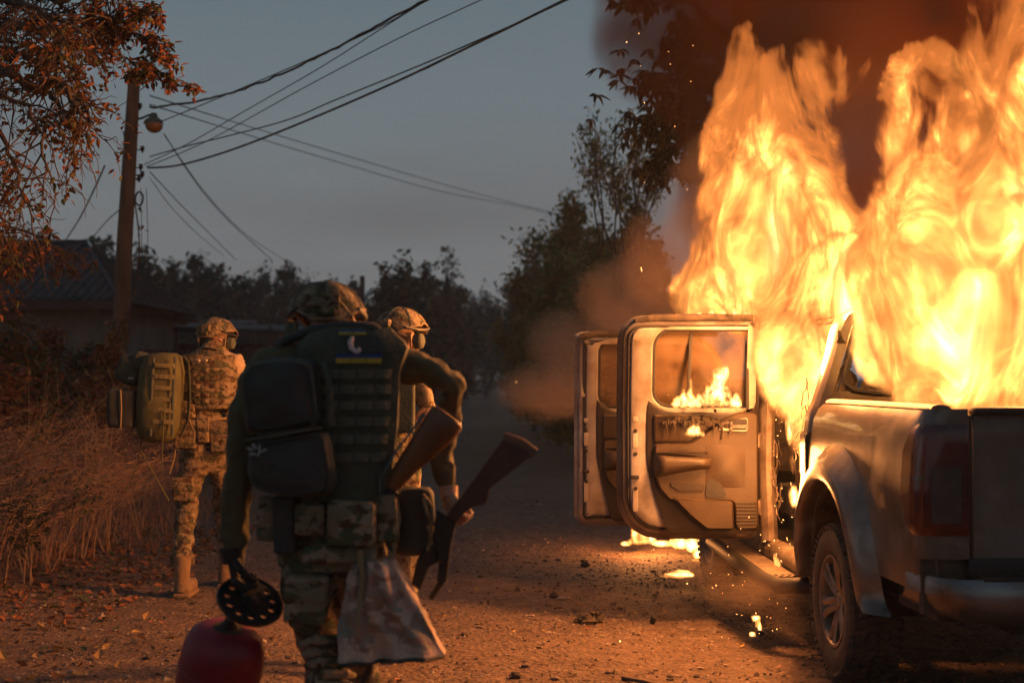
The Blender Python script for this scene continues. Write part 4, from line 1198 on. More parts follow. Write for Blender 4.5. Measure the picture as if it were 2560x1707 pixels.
def inset(poly, k, c=None):
    n = len(poly); out = []
    for i in range(n):
        a, b, d = poly[i - 1], poly[i], poly[(i + 1) % n]
        t = (d - a).normalized() if (d - a).length > 1e-9 else Vector((1, 0))
        nrm = Vector((-t.y, t.x))
        out.append(b + nrm * k)
    return out

def tumble(z):
    """door bends inwards above the waist (towards -y once opened)"""
    return -max(0, z - 1.28) * .0
def door(name, loc, ang, Wd, z0, z1, radii, win, winr, label, glass_split=None, front=False):
    d = empty(name, loc, (0, 0, ang), truck)
    d['label'] = label
    # u grows away from the hinge (to -x); build in coordinates (-u)
    N = 96
    c = ((win[0] + win[1]) / 2, (win[2] + win[3]) / 2)
    outer = resample(rrect(0, Wd, z0, z1, radii), N, c)
    inner = resample(rrect(win[0], win[1], win[2], win[3], winr), N, c)
    def bend(z): return .12 * max(0, (z - 1.25) / .6) ** 1.3 - .03 * max(0, (0.95 - z) / .5) ** 2
    def R(poly, y): return [Vector((-p.x, y + 0 - bend(p.y), p.y)) for p in poly]
    # outer skin facing forward
    sk = MB(); sk.loft([R(outer, .055), R(inset(outer, .004), .066), R(inset(outer, .012), .07), R(inner, .068), R(inner, .045)]); sk.build('door_skin', M_paint, d, angle=50)
    # inner frame: hem, weatherstrip channel, raised flange, window flange
    o2 = outer
    fr = MB(); fr.loft([R(o2, .055), R(inset(o2, .010), .044), R(inset(o2, .030), .040), R(inset(o2, .036), .012), R(inset(o2, .060), .004)]); fr.build('door_hem', M_flange if front else M_paint, d, angle=50)  # front hem takes the lighter paint: its bright lit edge is put in colour
    sl = MB()
    for k_, y_ in ((.062, .006),):
        ring = R(inset(o2, k_ + .006), y_ - .004); sl.tube(ring + [ring[0]], .0095, 6, cap=False)
    sl.build('weatherstrip', M_rubber, d)
    fl_ = MB()
    i2 = inset(o2, .074)
    mid = [i2[k].lerp(inner[k], .5) for k in range(N)]
    fl_.loft([R(i2, .004), R(inset(o2, .080), -.012), R(inset(o2, .088), -.018), R([Vector(i2[k]).lerp(inner[k], .55) if i2[k].y > win[2] else inset(o2, .14)[k] for k in range(N)], -.020), R(inset(inner, -.014), -.02), R(inset(inner, -.004), -.006), R(inner, .045)])
    fl_.build('door_frame', M_flange, d, angle=35)
    wr = MB(); rr = R(inset(inner, .004), .0); wr.tube(rr + [rr[0]], .010, 6, cap=False); wr.build('window_channel', M_rubber, d)
    # glass
    gl = MB()
    gi = inset(inner, .004)
    gl.loft([R(gi, .034), R(gi, .030)], cap0=True, cap1=True); gl.build('window_glass', M_glass, d, smooth=False)
    return d, R, inner, outer, bend

# rear door, almost square to the truck
rd, R2, inn, outr, bend = door('rear_door', (-.85, 1.64, 0), radians(-3.0), .87, .495, 1.86, (.03, .26, .15, .03), (.045, .655, 1.305, 1.775), (.02, .10, .11, .02), None)
fd, R3, inn3, outr3, bend3 = door('front_door', (-.84, 2.78, 0), radians(-3.0), 1.03, .455, 1.80, (.04, .035, .03, .30), (.06, .865, 1.275, 1.735), (.02, .09, .08, .25), None, front=True)
# the bar between rear door's drop glass and quarter glass, and run channel
mb = MB(); mb.rbox((-.435, -.055, 1.54), (.022, .02, .47), .006, rot=(0, 0.05, 0)); mb.build('window_bar', M_rubber, rd)
mb = MB(); mb.rbox((-.085, -.05, 1.49), (.02, .03, .40), .006); mb.build('window_bar', M_rubber, rd)
def trim_panel(d, poly, y0=-.022, t=.035, name='door_trim', m=None, bend_=None):
    mb = MB()
    N = len(poly)
    def Q(ps, y): return [Vector((-p[0], y, p[1])) for p in ps]
    pv = [Vector(p) for p in poly]
    a = Q(pv, y0); b = Q(pv, y0 - t * .55); i1 = inset(pv, .012); cc = Q(i1, y0 - t)
    mb.loft([a, b, cc], cap1=True)
    return mb.build(name, m or M_trim, d, angle=45)
def smooth_poly(pts, r=.02, n=4):
    out = []
    L = len(pts)
    for i in range(L):
        a, b, c = Vector(pts[i - 1]), Vector(pts[i]), Vector(pts[(i + 1) % L])
        k1 = min(r, (a - b).length * .45); k2 = min(r, (c - b).length * .45)
        p, q = b + (a - b).normalized() * k1, b + (c - b).normalized() * k2
        for j in range(n):
            t = j / (n - 1)
            out.append(tuple((1 - t) ** 2 * p + 2 * t * (1 - t) * b + t * t * q))
    return out
def door_inside(d, X1, zt, zb, kick, sc=1.0, full=True):
    # dark backing card first, lighter panel on top
    back = smooth_poly([(.02, zt + .03), (.02, zb + .02), (X1 - kick, zb + .02), (X1 - .035, zb + .30), (X1, zb + .46), (X1, zt + .12), (X1 - .01, zt + .12), (X1 - .12, zt + .035)], .05)
    trim_panel(d, back, -.020, .012, 'trim_backing', M_trimdark)
    # upper pad under the glass
    trim_panel(d, smooth_poly([(.29, zt + .02), (.33, zt - .075), (.44, zt - .145), (X1 - .045, zt - .145), (X1 - .045, zt + .02)], .012), -.032, .022, 'upper_pad', M_trim)
    # main tan panel with the map pocket scooped at the bottom
    main = smooth_poly([(.02, zt + .03), (.02, zb + .05), (.16, zb + .05), (.17, zb + .22), (X1 - .14, zb + .22), (X1 - .07, zb + .30), (X1 - .045, zb + .40), (X1 - .045, zt - .155), (.43, zt - .155), (.30, zt - .06), (.24, zt - .01), (.14, zt + .035)], .03)
    trim_panel(d, main, -.032, .030, 'door_card', M_trim)
    # armrest: a long swelling with a flat top
    mb = MB()
    def arm(u, v):
        x = .30 + (X1 - .055 - .30) * u
        w = .062 * (min(1, u * 5) ** .5) * (min(1, (1 - u) * 9) ** .5)
        h = .085 * (.75 + .5 * u)
        a = v * pi
        return Vector((-x, -.060 - w * sin(a), zt - .215 - .05 * (1 - cos(a)) * (.6 + .9 * u) - .03 * (1 - u) ** 2))
    mb.grid(arm, 22, 10); mb.build('armrest', M_trim, d, angle=70)
    mb = MB(); mb.grid(lambda u, v: Vector((-(.32 + (X1 - .38) * u * 1.0), -.062 - .05 * v * (sin(pi * u) ** .35 if 0 < u < 1 else 0), zt - .212 + .004 * v - .03 * (1 - u) ** 2 * 0)), 18, 4); mb.build('armrest_top', M_trimdark, d)
    mb = MB()   # shallow swelling on the hinge side of the armrest
    mb.grid(lambda u, v: Vector((-(.10 + .24 * u), -.064 - .02 * sin(pi * u) * sin(pi * v), zt - .42 + .26 * v)), 12, 10); mb.build('elbow_bulge', M_trim, d, angle=70)
    # pull handle in its oval bezel
    mb = MB(); mb.prism(smooth_poly([(-.085, zt + .005), (-.235, zt - .03), (-.27, zt - .075), (-.085, zt - .085)], .02), Matrix.Translation((0, -.064, 0)) @ Matrix.Rotation(pi / 2, 4, 'X'), .008, .003); hb = mb.build('handle_bezel', M_flange, d)
    mb = MB(); mb.prism(smooth_poly([(-.09, zt - .005), (-.20, zt - .012), (-.20, zt - .072), (-.09, zt - .072)], .015), Matrix.Translation((0, -.0725, 0)) @ Matrix.Rotation(pi / 2, 4, 'X'), .003); mb.build('handle_recess', M_black, hb)
    mb = MB(); mb.rbox((-.14, -.088, zt - .050), (.11, .014, .022), .006); mb.rbox((-.19, -.080, zt - .046), (.02, .02, .05), .006); mb.build('handle', M_chrome, hb)
    # map pocket: lip and the dark slot behind it
    mb = MB(); mb.prism(smooth_poly([(-.215, zb + .245), (-.23, zb + .30), (-.28, zb + .36), (-.335, zb + .345), (-.345, zb + .245)], .02), Matrix.Translation((0, -.066, 0)) @ Matrix.Rotation(pi / 2, 4, 'X'), .004); mb.build('bottle_recess', M_black, d)
    mb = MB(); mb.prism(smooth_poly([(-.35, zb + .285), (-.35, zb + .325), (-(X1 - .14), zb + .335), (-(X1 - .14), zb + .315), (-(X1 - .19), zb + .285)], .01), Matrix.Translation((0, -.060, 0)) @ Matrix.Rotation(pi / 2, 4, 'X'), .012, .004); mb.build('pocket_slot', M_trimdark, d)
    mb = MB()
    pk = [(.20, zb + .235), (.17, zb + .05), (X1 - .24, zb + .05), (X1 - .20, zb + .16), (X1 - .13, zb + .235)]
    trim_panel(d, smooth_poly([(X1 - .15, zb + .245), (.175, zb + .225), (.17, zb + .05), (X1 - .36, zb + .05), (X1 - .26, zb + .13)], .02), -.030, .055, 'map_pocket', M_trim)
    # speaker grille: raised louvres
    g = MB()
    for k in range(7): g.rbox((-.095, -.063, zb + .085 + k * .021), (.125, .010, .010), .003)
    go = g.build('speaker_louvre', M_trimdark, d); go['kind'] = 'stuff'
door_inside(rd, .695, 1.240, .515, .13)
door_inside(fd, .88, 1.210, .475, .10)
# latch hardware and press marks on the free-edge flange
for (d, X, zc, Y) in ((rd, .765, 1.0, -.016), (fd, .955, .96, -.016)):
    mb = MB(); mb.rbox((-X, Y - .010, zc - .12), (.05, .03, .022), .004); mb.build('door_latch', M_black, d)
    mb = MB()
    for zz in (zc + .16, zc - .19, zc + .02): mb.lathe([(0, -.004), (.010, -.004), (.012, 0)], (0, 0, 0), 'y', 12, M=Matrix.Translation((-X + .005, Y - .006, zz)))
    mb.split('latch_screw', M_black, d)
    mb = MB()
    for (zz, hh) in ((zc + .10, .09), (zc - .26, .14), (zc + .23, .03), (zc + .52, .26)):
        mb.rbox((-X + .004 + (-.02 if zz > zc + .4 else 0), Y - .003, zz), (.030, .006, hh), .004, seg=2)
    mb.split('flange_pressing', M_flange, d)
    # drip rail of dark, burnt paint along the top edge
    mb = MB(); top = (1.855, .70) if d is rd else (1.795, .93)
    mb.tube([(-top[1] - .06, .03 - .11, top[0] - .035), (-top[1] + .04, .01 - .11, top[0] - .012), (-.30, .0 - .11, top[0] - .008), (-.06, 0 - .11, top[0] - .012)], .022, 8); mb.build('door_top_edge', M_char, d)
for (d, z_) in ((rd, (1.10, .70)), (fd, (1.05, .66))):
    for zz in z_:
        mb = MB(); mb.rbox((.015, -.01, zz), (.07, .05, .085), .01); mb.tube([(.0, -.03, zz - .05), (.0, -.03, zz + .05)], .012, 8); mb.build('hinge', M_bare, d)
# padding burnt to a crust under the window flames
mb = MB(); R_ = random.Random(4)
for k in range(26):
    u = .20 + .40 * k / 25; mb.ball((-u, -.068, 1.225 + R_.uniform(-.02, .012) - .05 * (u < .34) * (.34 - u) * 4), (R_.uniform(.010, .022), R_.uniform(.006, .014), R_.uniform(.010, .026)), 8, 6)
    if k % 3 == 0: mb.tube([(-u, -.075, 1.21), (-u + .01, -.08, 1.17), (-u + .004, -.078, 1.15 - R_.uniform(0, .05))], [.006, .004, .002], 5)
o = mb.build('burnt_padding', M_char, rd, fold=.008, fs=30); o['kind'] = 'stuff'
# mirror glass left on the front door
mb = MB(); mb.rbox((-.16, .16, 1.28), (.20, .09, .15), .03); mb.rbox((-.08, .09, 1.22), (.06, .08, .04), .01); mb.build('door_mirror', M_black, fd)
# strips of melted lining hanging in the door openings
R_ = random.Random(11)
mb = MB()
for k in range(46):
    y = R_.choice([R_.uniform(.70, .80), R_.uniform(1.5, 1.66)]); x = -.80 + R_.uniform(-.02, .05); z = R_.uniform(.75, 1.5)
    pts = [Vector((x, y, z))]
    for j in range(R_.randint(4, 9)):
        pts.append(pts[-1] + Vector((R_.uniform(-.015, .015), R_.uniform(-.02, .02), -R_.uniform(.01, .04))))
    mb.tube(pts, R_.uniform(.0015, .004), 4)
o = mb.build('burnt_lining', M_bare, truck); o['kind'] = 'stuff'
# ------------------------------------------------------------------ people
C_multi = camo('camouflage_cloth', (.19, .155, .10), (.28, .22, .15), (.075, .085, .045), (.085, .05, .03), 7)
C_multi2 = camo('camouflage_helmet_cover', (.17, .13, .085), (.25, .19, .12), (.06, .065, .035), (.07, .04, .025), 11)
C_bag = camo('camouflage_tarp', (.50, .36, .29), (.56, .42, .34), (.28, .24, .20), (.32, .19, .14), 6)
M_olive = mat('olive_jacket', (.105, .085, .04), .9, col2=(.075, .062, .03), scale=5, bump=.5, bscale=18)
M_tancl = mat('tan_shirt', (.42, .31, .2), .9, col2=(.33, .24, .15), scale=6, bump=.4, bscale=16)
M_vest = mat('green_vest_fabric', (.060, .070, .050), .9, col2=(.045, .053, .038), scale=12, bump=.35, bscale=60)
M_web = mat('green_webbing', (.085, .095, .070), .85, bump=.4, bscale=90)
M_bagd = mat('dark_bag_fabric', (.040, .044, .040), .8, col2=(.03, .032, .03), scale=4, bump=.3, bscale=14)
M_coyote = mat('coyote_webbing', (.23, .165, .09), .85, bump=.3, bscale=60)
M_glove = mat('black_glove', (.012, .012, .013), .7, bump=.3, bscale=50)
M_skin = mat('skin', (.42, .25, .17), .55, col2=(.36, .2, .13), scale=12)
M_boot = mat('suede_boot', (.26, .165, .09), .85, col2=(.19, .115, .06), scale=14, bump=.3, bscale=40)
M_stock = mat('brown_wood_stock', (.20, .075, .025), .4, col2=(.11, .04, .015), scale=6, stretch=(1, 1, .3), bump=.1)
M_gun = mat('black_steel', (.02, .018, .017), .45, .4, bump=.05)
M_redc = mat('red_cylinder_paint', (.26, .007, .018), .5, col2=(.17, .005, .012), scale=5, coat=0, bump=.1, bscale=15)
M_blue = mat('blue_patch', (.01, .05, .18), .8); M_yel = mat('yellow_patch', (.42, .30, .03), .8); M_white = mat('white_print', (.6, .5, .5), .7)
M_grey = mat('grey_print', (.28, .29, .30), .7)
M_opack = mat('olive_pack_fabric', (.10, .095, .035), .85, col2=(.07, .065, .028), scale=8, bump=.3, bscale=20)

class Fig:
    """places body points as seen in the photograph at the person's own distance; mesh data is local to the person"""
    def __init__(s, name, px, d, label, cat='person'):
        s.d = d; b = P(px, 945, d); b.z = 0; s.b = b
        s.o = empty(name, b); tag(s.o, label, cat)
    def p(s, px, py, dy=0.0):
        w = P(px, py, s.d)      # same plane, pushed back by dy without changing its height
        return Vector((w.x, w.y + dy, w.z)) - s.b
    def m(s, px): return px * s.d / F

def body(fig, J, E, mats, pick, parent, name='body', fold=.012, root=0, fs=9):
    """one continuous figure grown from its joints"""
    vs, fc = skin([(fig.p(*j[0]) if len(j[0]) == 3 else fig.p(j[0][0], j[0][1]), j[1]) for j in J], E, root, 3)
    mb = MB(); mb.add(vs, fc)
    mb.m = [pick(sum((vs[i] for i in f), Vector()) / len(f)) for f in fc]; mb.mi = 1 if len(mats) > 1 else 0
    return mb.build(name, mats, parent, fold=fold, fs=fs, angle=180)

def hand_mb(M, curl=.9, side=1, s=1.0, thick=1.0):
    """palm with four unequal bent fingers and a thumb from its side; local frame: fingers along +x, palm faces -z, thumb towards side*+y"""
    mb = MB()
    vs, fc = skin([((-.02, 0, 0), (.026 * s, .022 * s)), ((.03 * s, 0, 0), (.040 * s, .018 * s)), ((.08 * s, 0, -.004), (.040 * s, .016 * s))], [(0, 1), (1, 2)], 0, 2)
    mb.add([M @ v for v in vs], fc)
    for k, (yy, L) in enumerate(((.031, .072), (.011, .080), (-.010, .075), (-.030, .060))):
        a = 0; q = Vector((.072 * s, yy * s * side, -.002)); pts = [q.copy()]
        for j, fr in enumerate((.45, .32, .23)):
            a += curl * (.75 if j == 0 else 1.0) * (1 + .06 * k)
            q = q + Vector((cos(a), 0, -sin(a))) * L * fr * s * 1.15; pts.append(q.copy())
        mb.tube([M @ v for v in pts], [.0105 * s * thick, .0105 * s * thick, .0095 * s * thick, .0065 * s * thick], 8); 
        for v in pts[:-1]: mb.ball(tuple(M @ v), .0108 * s * thick, 8, 6)
        mb.ball(tuple(M @ pts[-1]), .0072 * s * thick, 8, 6)
    pts = [Vector((.005, .030 * side, -.006)) * s, Vector((.035, .052 * side, -.020)) * s, Vector((.062, .050 * side, -.042)) * s, Vector((.078, .036 * side, -.060)) * s]
    mb.tube([M @ v for v in pts], [.015 * s, .0135 * s, .011 * s, .008 * s], 8); mb.ball(tuple(M @ pts[-1]), .008 * s, 8, 6)
    return mb
def frame(o, x, up):
    x = Vector(x).normalized(); z = (Vector(up) - x * x.dot(Vector(up))).normalized(); y = z.cross(x)
    return Matrix.Translation(o) @ Matrix((x, y, z)).transposed().to_4x4()

def helmet(fig, c, r, parent, rotz=0.0, tilt=0.0, mat_=None, cups=True, mount=True):
    """high-cut ballistic helmet with cover, side rails, ear cups, straps and rear pouch"""
    M_ = Matrix.Translation(c) @ Matrix.Rotation(rotz, 4, 'Z') @ Matrix.Rotation(tilt, 4, 'X')
    mb = MB()
    def dome(u, v):
        a = 2 * pi * u; lim = 1.72 if abs(cos(a)) < .65 else 1.36       # cut up over the ears
        lim = 1.72 - .40 * max(0, (abs(cos(a)) - .45) / .55) ** .7
        if sin(a) > 0: lim -= .12
        t = lim * v
        return M_ @ Vector((r * 1.0 * sin(t) * cos(a), r * 1.18 * sin(t) * sin(a), r * .98 * cos(t)))
    mb.grid(dome, 40, 16, cu=True)
    mb.grid(lambda u, v: M_ @ (M_.inverted() @ dome(u, 1.0) * (1 - .07 * v) + Vector((0, 0, .004 * v))), 40, 3, cu=True)
    h = mb.build('helmet', mat_ or C_multi2, parent, fold=.003, fs=25, angle=60)
    m2 = MB()   # edge binding
    m2.tube([dome(k / 40, 1.0) for k in range(41)], .0055, 6, cap=False); m2.build('rim_binding', M_coyote, h)
    m2 = MB()   # elastic straps over the cover
    for a0 in (.16, .5, .84):
        m2.tube([M_ @ (Vector((r * 1.012 * cos(a0 * pi) * sin(t) * 1.0, r * 1.19 * sin(t) * (-abs(sin(a0 * pi)) if True else 1), r * .99 * cos(t)))) for t in [i * 1.5 / 10 for i in range(11)]], .006, 5, ell=.4)
    m2.build('cover_band', M_web, h)
    for sx in (-1, 1):
        m2 = MB(); pts = [M_ @ Vector((sx * r * (.99 - .22 * abs(t) ** 2), r * .8 * t, r * (.06 + .10 * t * t))) for t in (-1, -.6, -.2, .2, .6, 1)]
        m2.tube(pts, .007, 6, ell=1.3); m2.build('side_rail', M_black, h)
        if cups:
            m2 = MB(); Mc = M_ @ Matrix.Translation((sx * r * .86, -.005, -r * .36)) @ Matrix.Rotation(pi / 2 * sx, 4, 'Y') @ Matrix.Scale(1.25, 4, (1, 0, 0))
            m2.lathe([(.0, .028), (.022, .028), (.031, .02), (.034, .0), (.036, -.012), (.030, -.02), (0, -.02)], axis='z', seg=20, M=Mc); m2.build('ear_cup', M_web, h)
        m2 = MB(); m2.tube([M_ @ Vector((sx * r * .82, -r * .5, -r * .1)), M_ @ Vector((sx * r * .70, -r * .35, -r * .7)), M_ @ Vector((sx * r * .45, r * .35, -r * 1.15))], .006, 5, ell=1.5); m2.build('chin_strap', M_coyote, h)
    if mount:
        m2 = MB(); m2.rbox((0, -r * 1.16, r * .28), (.085, .035, .05), .012, M=M_); m2.rbox((0, -r * 1.20, r * .02), (.055, .03, .03), .008, M=M_); m2.build('rear_pouch', C_multi2, h)
        m2 = MB(); m2.tube([M_ @ Vector((r * .3, -r * 1.1, r * .3)), M_ @ Vector((r * .6, -r * .95, -r * .05)), M_ @ Vector((r * .8, -r * .3, -r * .3))], .004, 5); m2.build('cable', M_black, h)
        m2 = MB(); m2.tube([M_ @ Vector((-r * .6, -r * .95, -r * .05)), M_ @ Vector((0, -r * 1.12, -r * .22)), M_ @ Vector((r * .6, -r * .95, -r * .05))], .012, 6, ell=.5); m2.build('nape_pad', M_black, h)
    return h

def pouch(fig, x0, x1, y0, y1, depth, dy, m, parent, name='pouch', flap=True, rot=0.0, r=.018):
    a, b = fig.p(x0, y1, dy), fig.p(x1, y0, dy); c = (a + b) / 2; w, h = b.x - a.x, b.z - a.z
    mb = MB(); mb.rbox(c, (w, depth, h), r, rot=(0, rot, 0), seg=3, jit=.006); o = mb.build(name, m, parent, angle=60)
    if flap:
        m2 = MB(); m2.rbox(c + Vector((0, -depth * .52, h * .22)), (w * .96, .012, h * .5), .005, rot=(0, rot, 0)); m2.build('flap', m, o)
    return o

# ---------------- the soldier in front
A = Fig('person', 825, 5.12, 'nearest soldier seen from behind in helmet and green armour vest, carrying gear with both hands')
J = [((828, 1345, .02), (.165, .125)), ((815, 1215, .02), (.155, .12)), ((805, 1040, .03), (.195, .14)), ((808, 925, .05), (.16, .10)), ((812, 872, .09), (.065, .062)), ((815, 820, .12), (.075, .085)), ((816, 775, .12), (.07, .08)),
     ((665, 915, .04), .080), ((622, 1000, .0), .068), ((602, 1160, -.02), .058), ((594, 1290, -.03), .054), ((588, 1385, -.02), .036),
     ((975, 905, .03), .080), ((1060, 918, .0), .060), ((1146, 966, -.03), .046), ((1112, 1060, .05), .048), ((1104, 1150, .03), .042), ((1122, 1232, -.02), .030),
     ((765, 1420, .0), (.115, .12)), ((780, 1560, .02), (.095, .10)), ((812, 1660, .0), .072), ((820, 1780, -.12), .070), ((800, 1915, -.28), .050),
     ((890, 1420, .06), (.11, .12)), ((880, 1560, .22), (.09, .095)), ((880, 1660, .36), .068), ((880, 1800, .40), .065), ((880, 1930, .42), .048)]
E = [(0, 1), (1, 2), (2, 3), (3, 4), (4, 5), (5, 6), (3, 7), (7, 8), (8, 9), (9, 10), (10, 11), (3, 12), (12, 13), (13, 14), (14, 15), (15, 16), (16, 17), (0, 18), (18, 19), (19, 20), (20, 21), (21, 22), (0, 23), (23, 24), (24, 25), (25, 26), (26, 27)]
zb, zc = A.p(0, 1290).z, A.p(0, 872).z
def pickA(c):
    if c.z > zc - .01 and abs(c.x) < .12: return 2
    return 0 if c.z < zb and abs(c.x + .0) < .24 else 1
body(A, J, E, [C_multi, M_olive, M_skin], pickA, A.o, fold=.022)
for (x, y, dy, s_) in ((800, 1950, -.22, 1), (880, 1960, .46, 1)):
    mb = MB(); q = A.p(x, y, dy); q.z = .0
    mb.rbox(q + Vector((0, .05, .055)), (.10, .29, .11), .045, seg=3); mb.tube([q + Vector((0, -.03, .08)), q + Vector((0, -.02, .26))], [.055, .058], 12); mb.rbox(q + Vector((0, .05, .012)), (.11, .30, .024), .01); mb.build('boot', M_boot, A.o)
helmet(A, A.p(808, 798, .10), .145, A.o, rotz=.15, tilt=-.12)
# neck gaiter / collar of the jacket
mb = MB(); mb.tube([A.p(805, 905, .06), A.p(808, 868, .08), A.p(812, 845, .10)], [.13, .095, .085], 14, cap=False); mb.build('collar', C_multi, A.o, fold=.012, fs=14)
# armour vest: back panel, dark rolled collar yoke, webbing rows
V = MB()
def vest(u, v):
    py = 822 + (1245 - 822) * v
    half = [(822, 90), (866, 138), (930, 118), (1050, 118), (1200, 105), (1245, 80)]
    for (a, wa), (b, wb_) in zip(half, half[1:]):
        if py <= b: w = wa + (wb_ - wa) * (py - a) / (b - a); break
    cx = 890 - 12 * v; t = -1 + 2 * u
    return A.p(cx + w * t, py, -.185 + .045 * abs(t) ** 2.4 + .035 * (max(0, .15 - v) / .15) ** 2)
V.grid(vest, 21, 26); V.grid(lambda u, v: vest(u, v) + Vector((0, .07, 0)), 21, 26)
for k in range(2):
    V.grid(lambda u, v, k=k: vest(k, u) + Vector((0, .07 * v, 0)), 26, 3); V.grid(lambda u, v, k=k: vest(u, k) + Vector((0, .07 * v, 0)), 21, 3)
vo = V.build('armour_vest', M_vest, A.o, fold=.004, fs=12, angle=60)
mb = MB(); mb.tube([A.p(680, 890, .0), A.p(720, 852, -.05), A.p(790, 828, -.10), A.p(870, 816, -.13), A.p(940, 822, -.13), A.p(982, 848, -.09), A.p(1005, 905, .0)], [.012, .016, .017, .016, .017, .016, .012], 10, ell=1.0); mb.build('vest_collar', M_bagd, A.o, fold=.004)
mb = MB(); mb.rbox(A.p(800, 1060, .02), (.44, .25, .50), .09, seg=4); mb.build('vest_body', M_vest, A.o, fold=.006, fs=8)
for k, py in enumerate((935, 972, 1010, 1050, 1092, 1135)):
    mb = MB(); n_ = 5
    for i in range(n_):
        u0, u1 = .06 + i * .176, .06 + (i + 1) * .176 - .012; v = (py - 822) / 423
        mb.grid(lambda u, w_: vest(u0 + (u1 - u0) * u, v + .052 * (w_ - .5)) + Vector((0, -.008 - .006 * sin(pi * u), 0)), 6, 3)
    st_ = mb.build('webbing_row', M_web, vo, angle=60); st_['kind'] = 'stuff'
def patch(px, py, w, h, m, name='patch', u0=-.012):
    mb = MB(); t = [vest(max(0, min(1, (x - (890 - 12 * (y - 822) / 423)) / 236 + .5)), (y - 822) / 423) for x, y in ((px, py), (px + w, py), (px + w, py + h), (px, py + h))]
    dd = Vector((0, u0, 0)); mb.add([q + dd for q in t] + [q + dd + Vector((0, .008, 0)) for q in t], [(0, 1, 2, 3), (7, 6, 5, 4), (0, 4, 5, 1), (1, 5, 6, 2), (2, 6, 7, 3), (3, 7, 4, 0)]); return mb.build(name, m, vo, smooth=False)
for px in (858, 896): patch(px, 829, 35, 5, M_blue, 'flag_blue_stripe'); patch(px, 834, 35, 6, M_yel, 'flag_yellow_stripe')
for px in (859, 893, 927): patch(px, 886, 32, 11, M_blue, 'flag_blue_stripe'); patch(px, 897, 32, 12, M_yel, 'flag_yellow_stripe')
patch(893, 845, 66, 38, M_bagd, 'badge_backing', -.010)
mb = MB(); mb.tube([A.p(897, 845, -.196), A.p(892, 858, -.198), A.p(894, 872, -.199), A.p(902, 880, -.2), A.p(910, 884, -.2)], [.006, .010, .010, .008, .005], 6); mb.ball(tuple(A.p(912, 878, -.2)), (.008, .005, .010), 8, 6); mb.build('badge_print', M_white, vo)
# bags on the left of the back
def bag(fig, poly, dy0, depth, m, name, parent, bulge=.03):
    pts = [fig.p(x, y, dy0) for x, y in poly]; n = len(pts); c = sum(pts, Vector()) / n
    rings = []
    for k in range(9):
        t = k / 8; s_ = 1 - .16 * (abs(2 * t - 1) ** 3); rings.append([c + (p_ - c) * s_ + Vector((0, -depth * t, 0)) for p_ in pts])
    mb = MB(); mb.loft(rings); 
    for rg_, sg in ((rings[0], 1), (rings[-1], -1)):
        mid = sum(rg_, Vector()) / n + Vector((0, bulge * sg, 0)); r2 = [mid + (p_ - mid) * .55 + Vector((0, 0, 0)) for p_ in rg_]; r2 = [q + Vector((0, bulge * .0 * sg, 0)) for q in r2]
        mb.loft([rg_, [q.lerp(mid, .12) + Vector((0, 0, 0)) for q in rg_], r2]); mb.add(r2 + [mid], [(i, (i + 1) % n, n) for i in range(n)])
    o = mb.build(name, m, parent, fold=.012, fs=10, angle=70)
    q = MB(); fr_ = rings[-2]; q.tube(fr_ + [fr_[0]], .0055, 6, cap=False); q.build('piping', M_web, o)
    q = MB(); zr = [c + (p_ - c) * .80 + Vector((0, -depth * 1.0 - bulge * .2, 0)) for p_ in pts]; q.tube(zr[n // 3:] , .004, 5); q.build('zip', M_black, o)
    return o
def rp(pts, r=18, n=4): return smooth_poly(pts, r, n)
b1 = bag(A, rp([(634, 935), (660, 908), (760, 898), (805, 905), (818, 1000), (822, 1062), (700, 1085), (648, 1078), (638, 1010)], 22), -.10, .17, M_bagd, 'upper_pouch', A.o)
b2 = bag(A, rp([(650, 1100), (850, 1068), (862, 1190), (850, 1222), (760, 1228), (672, 1212), (652, 1190)], 22), -.10, .18, M_bagd, 'lower_pouch', A.o)
mb = MB(); mb.tube([A.p(650, 1092, -.275), A.p(730, 1080, -.29), A.p(830, 1062, -.285)], .014, 6, ell=.4); mb.build('compression_strap', M_web, b2)
mb = MB()
for (x, y, a) in ((662, 1112, .3), (672, 1106, .9), (684, 1110, 1.6), (668, 1124, .1), (683, 1122, 2.2), (694, 1116, 2.7)): mb.ball(tuple(A.p(x, y, -.288)), (.013, .004, .0045), 8, 6, rot=(0, a, 0))
mb.build('reflective_print', M_grey, b2)
mb = MB(); mb.tube([A.p(828, 905, -.20), A.p(845, 960, -.24), A.p(850, 1060, -.24)], .012, 6, ell=.4); mb.build('shoulder_strap', M_vest, vo)
# belt and pouches
mb = MB(); mb.loft([[A.p(828 + 118 * cos(a), py, .02 + .145 * sin(a)) for a in [2 * pi * i / 32 for i in range(32)]] for py in (1245, 1262, 1285)]); bl = mb.build('belt', C_multi, A.o, fold=.006)
pouch(A, 655, 700, 1235, 1345, .06, -.07, C_multi, A.o, rot=.05); pouch(A, 700, 752, 1230, 1372, .09, -.12, M_bagd, A.o, rot=-.05)
pouch(A, 756, 830, 1250, 1325, .08, -.15, C_multi, A.o); pouch(A, 835, 950, 1240, 1350, .10, -.16, C_multi, A.o, rot=.03)
pouch(A, 945, 1000, 1225, 1345, .09, -.10, C_multi, A.o, rot=-.1); pouch(A, 770, 950, 1352, 1395, .10, -.12, C_multi, A.o, flap=False)
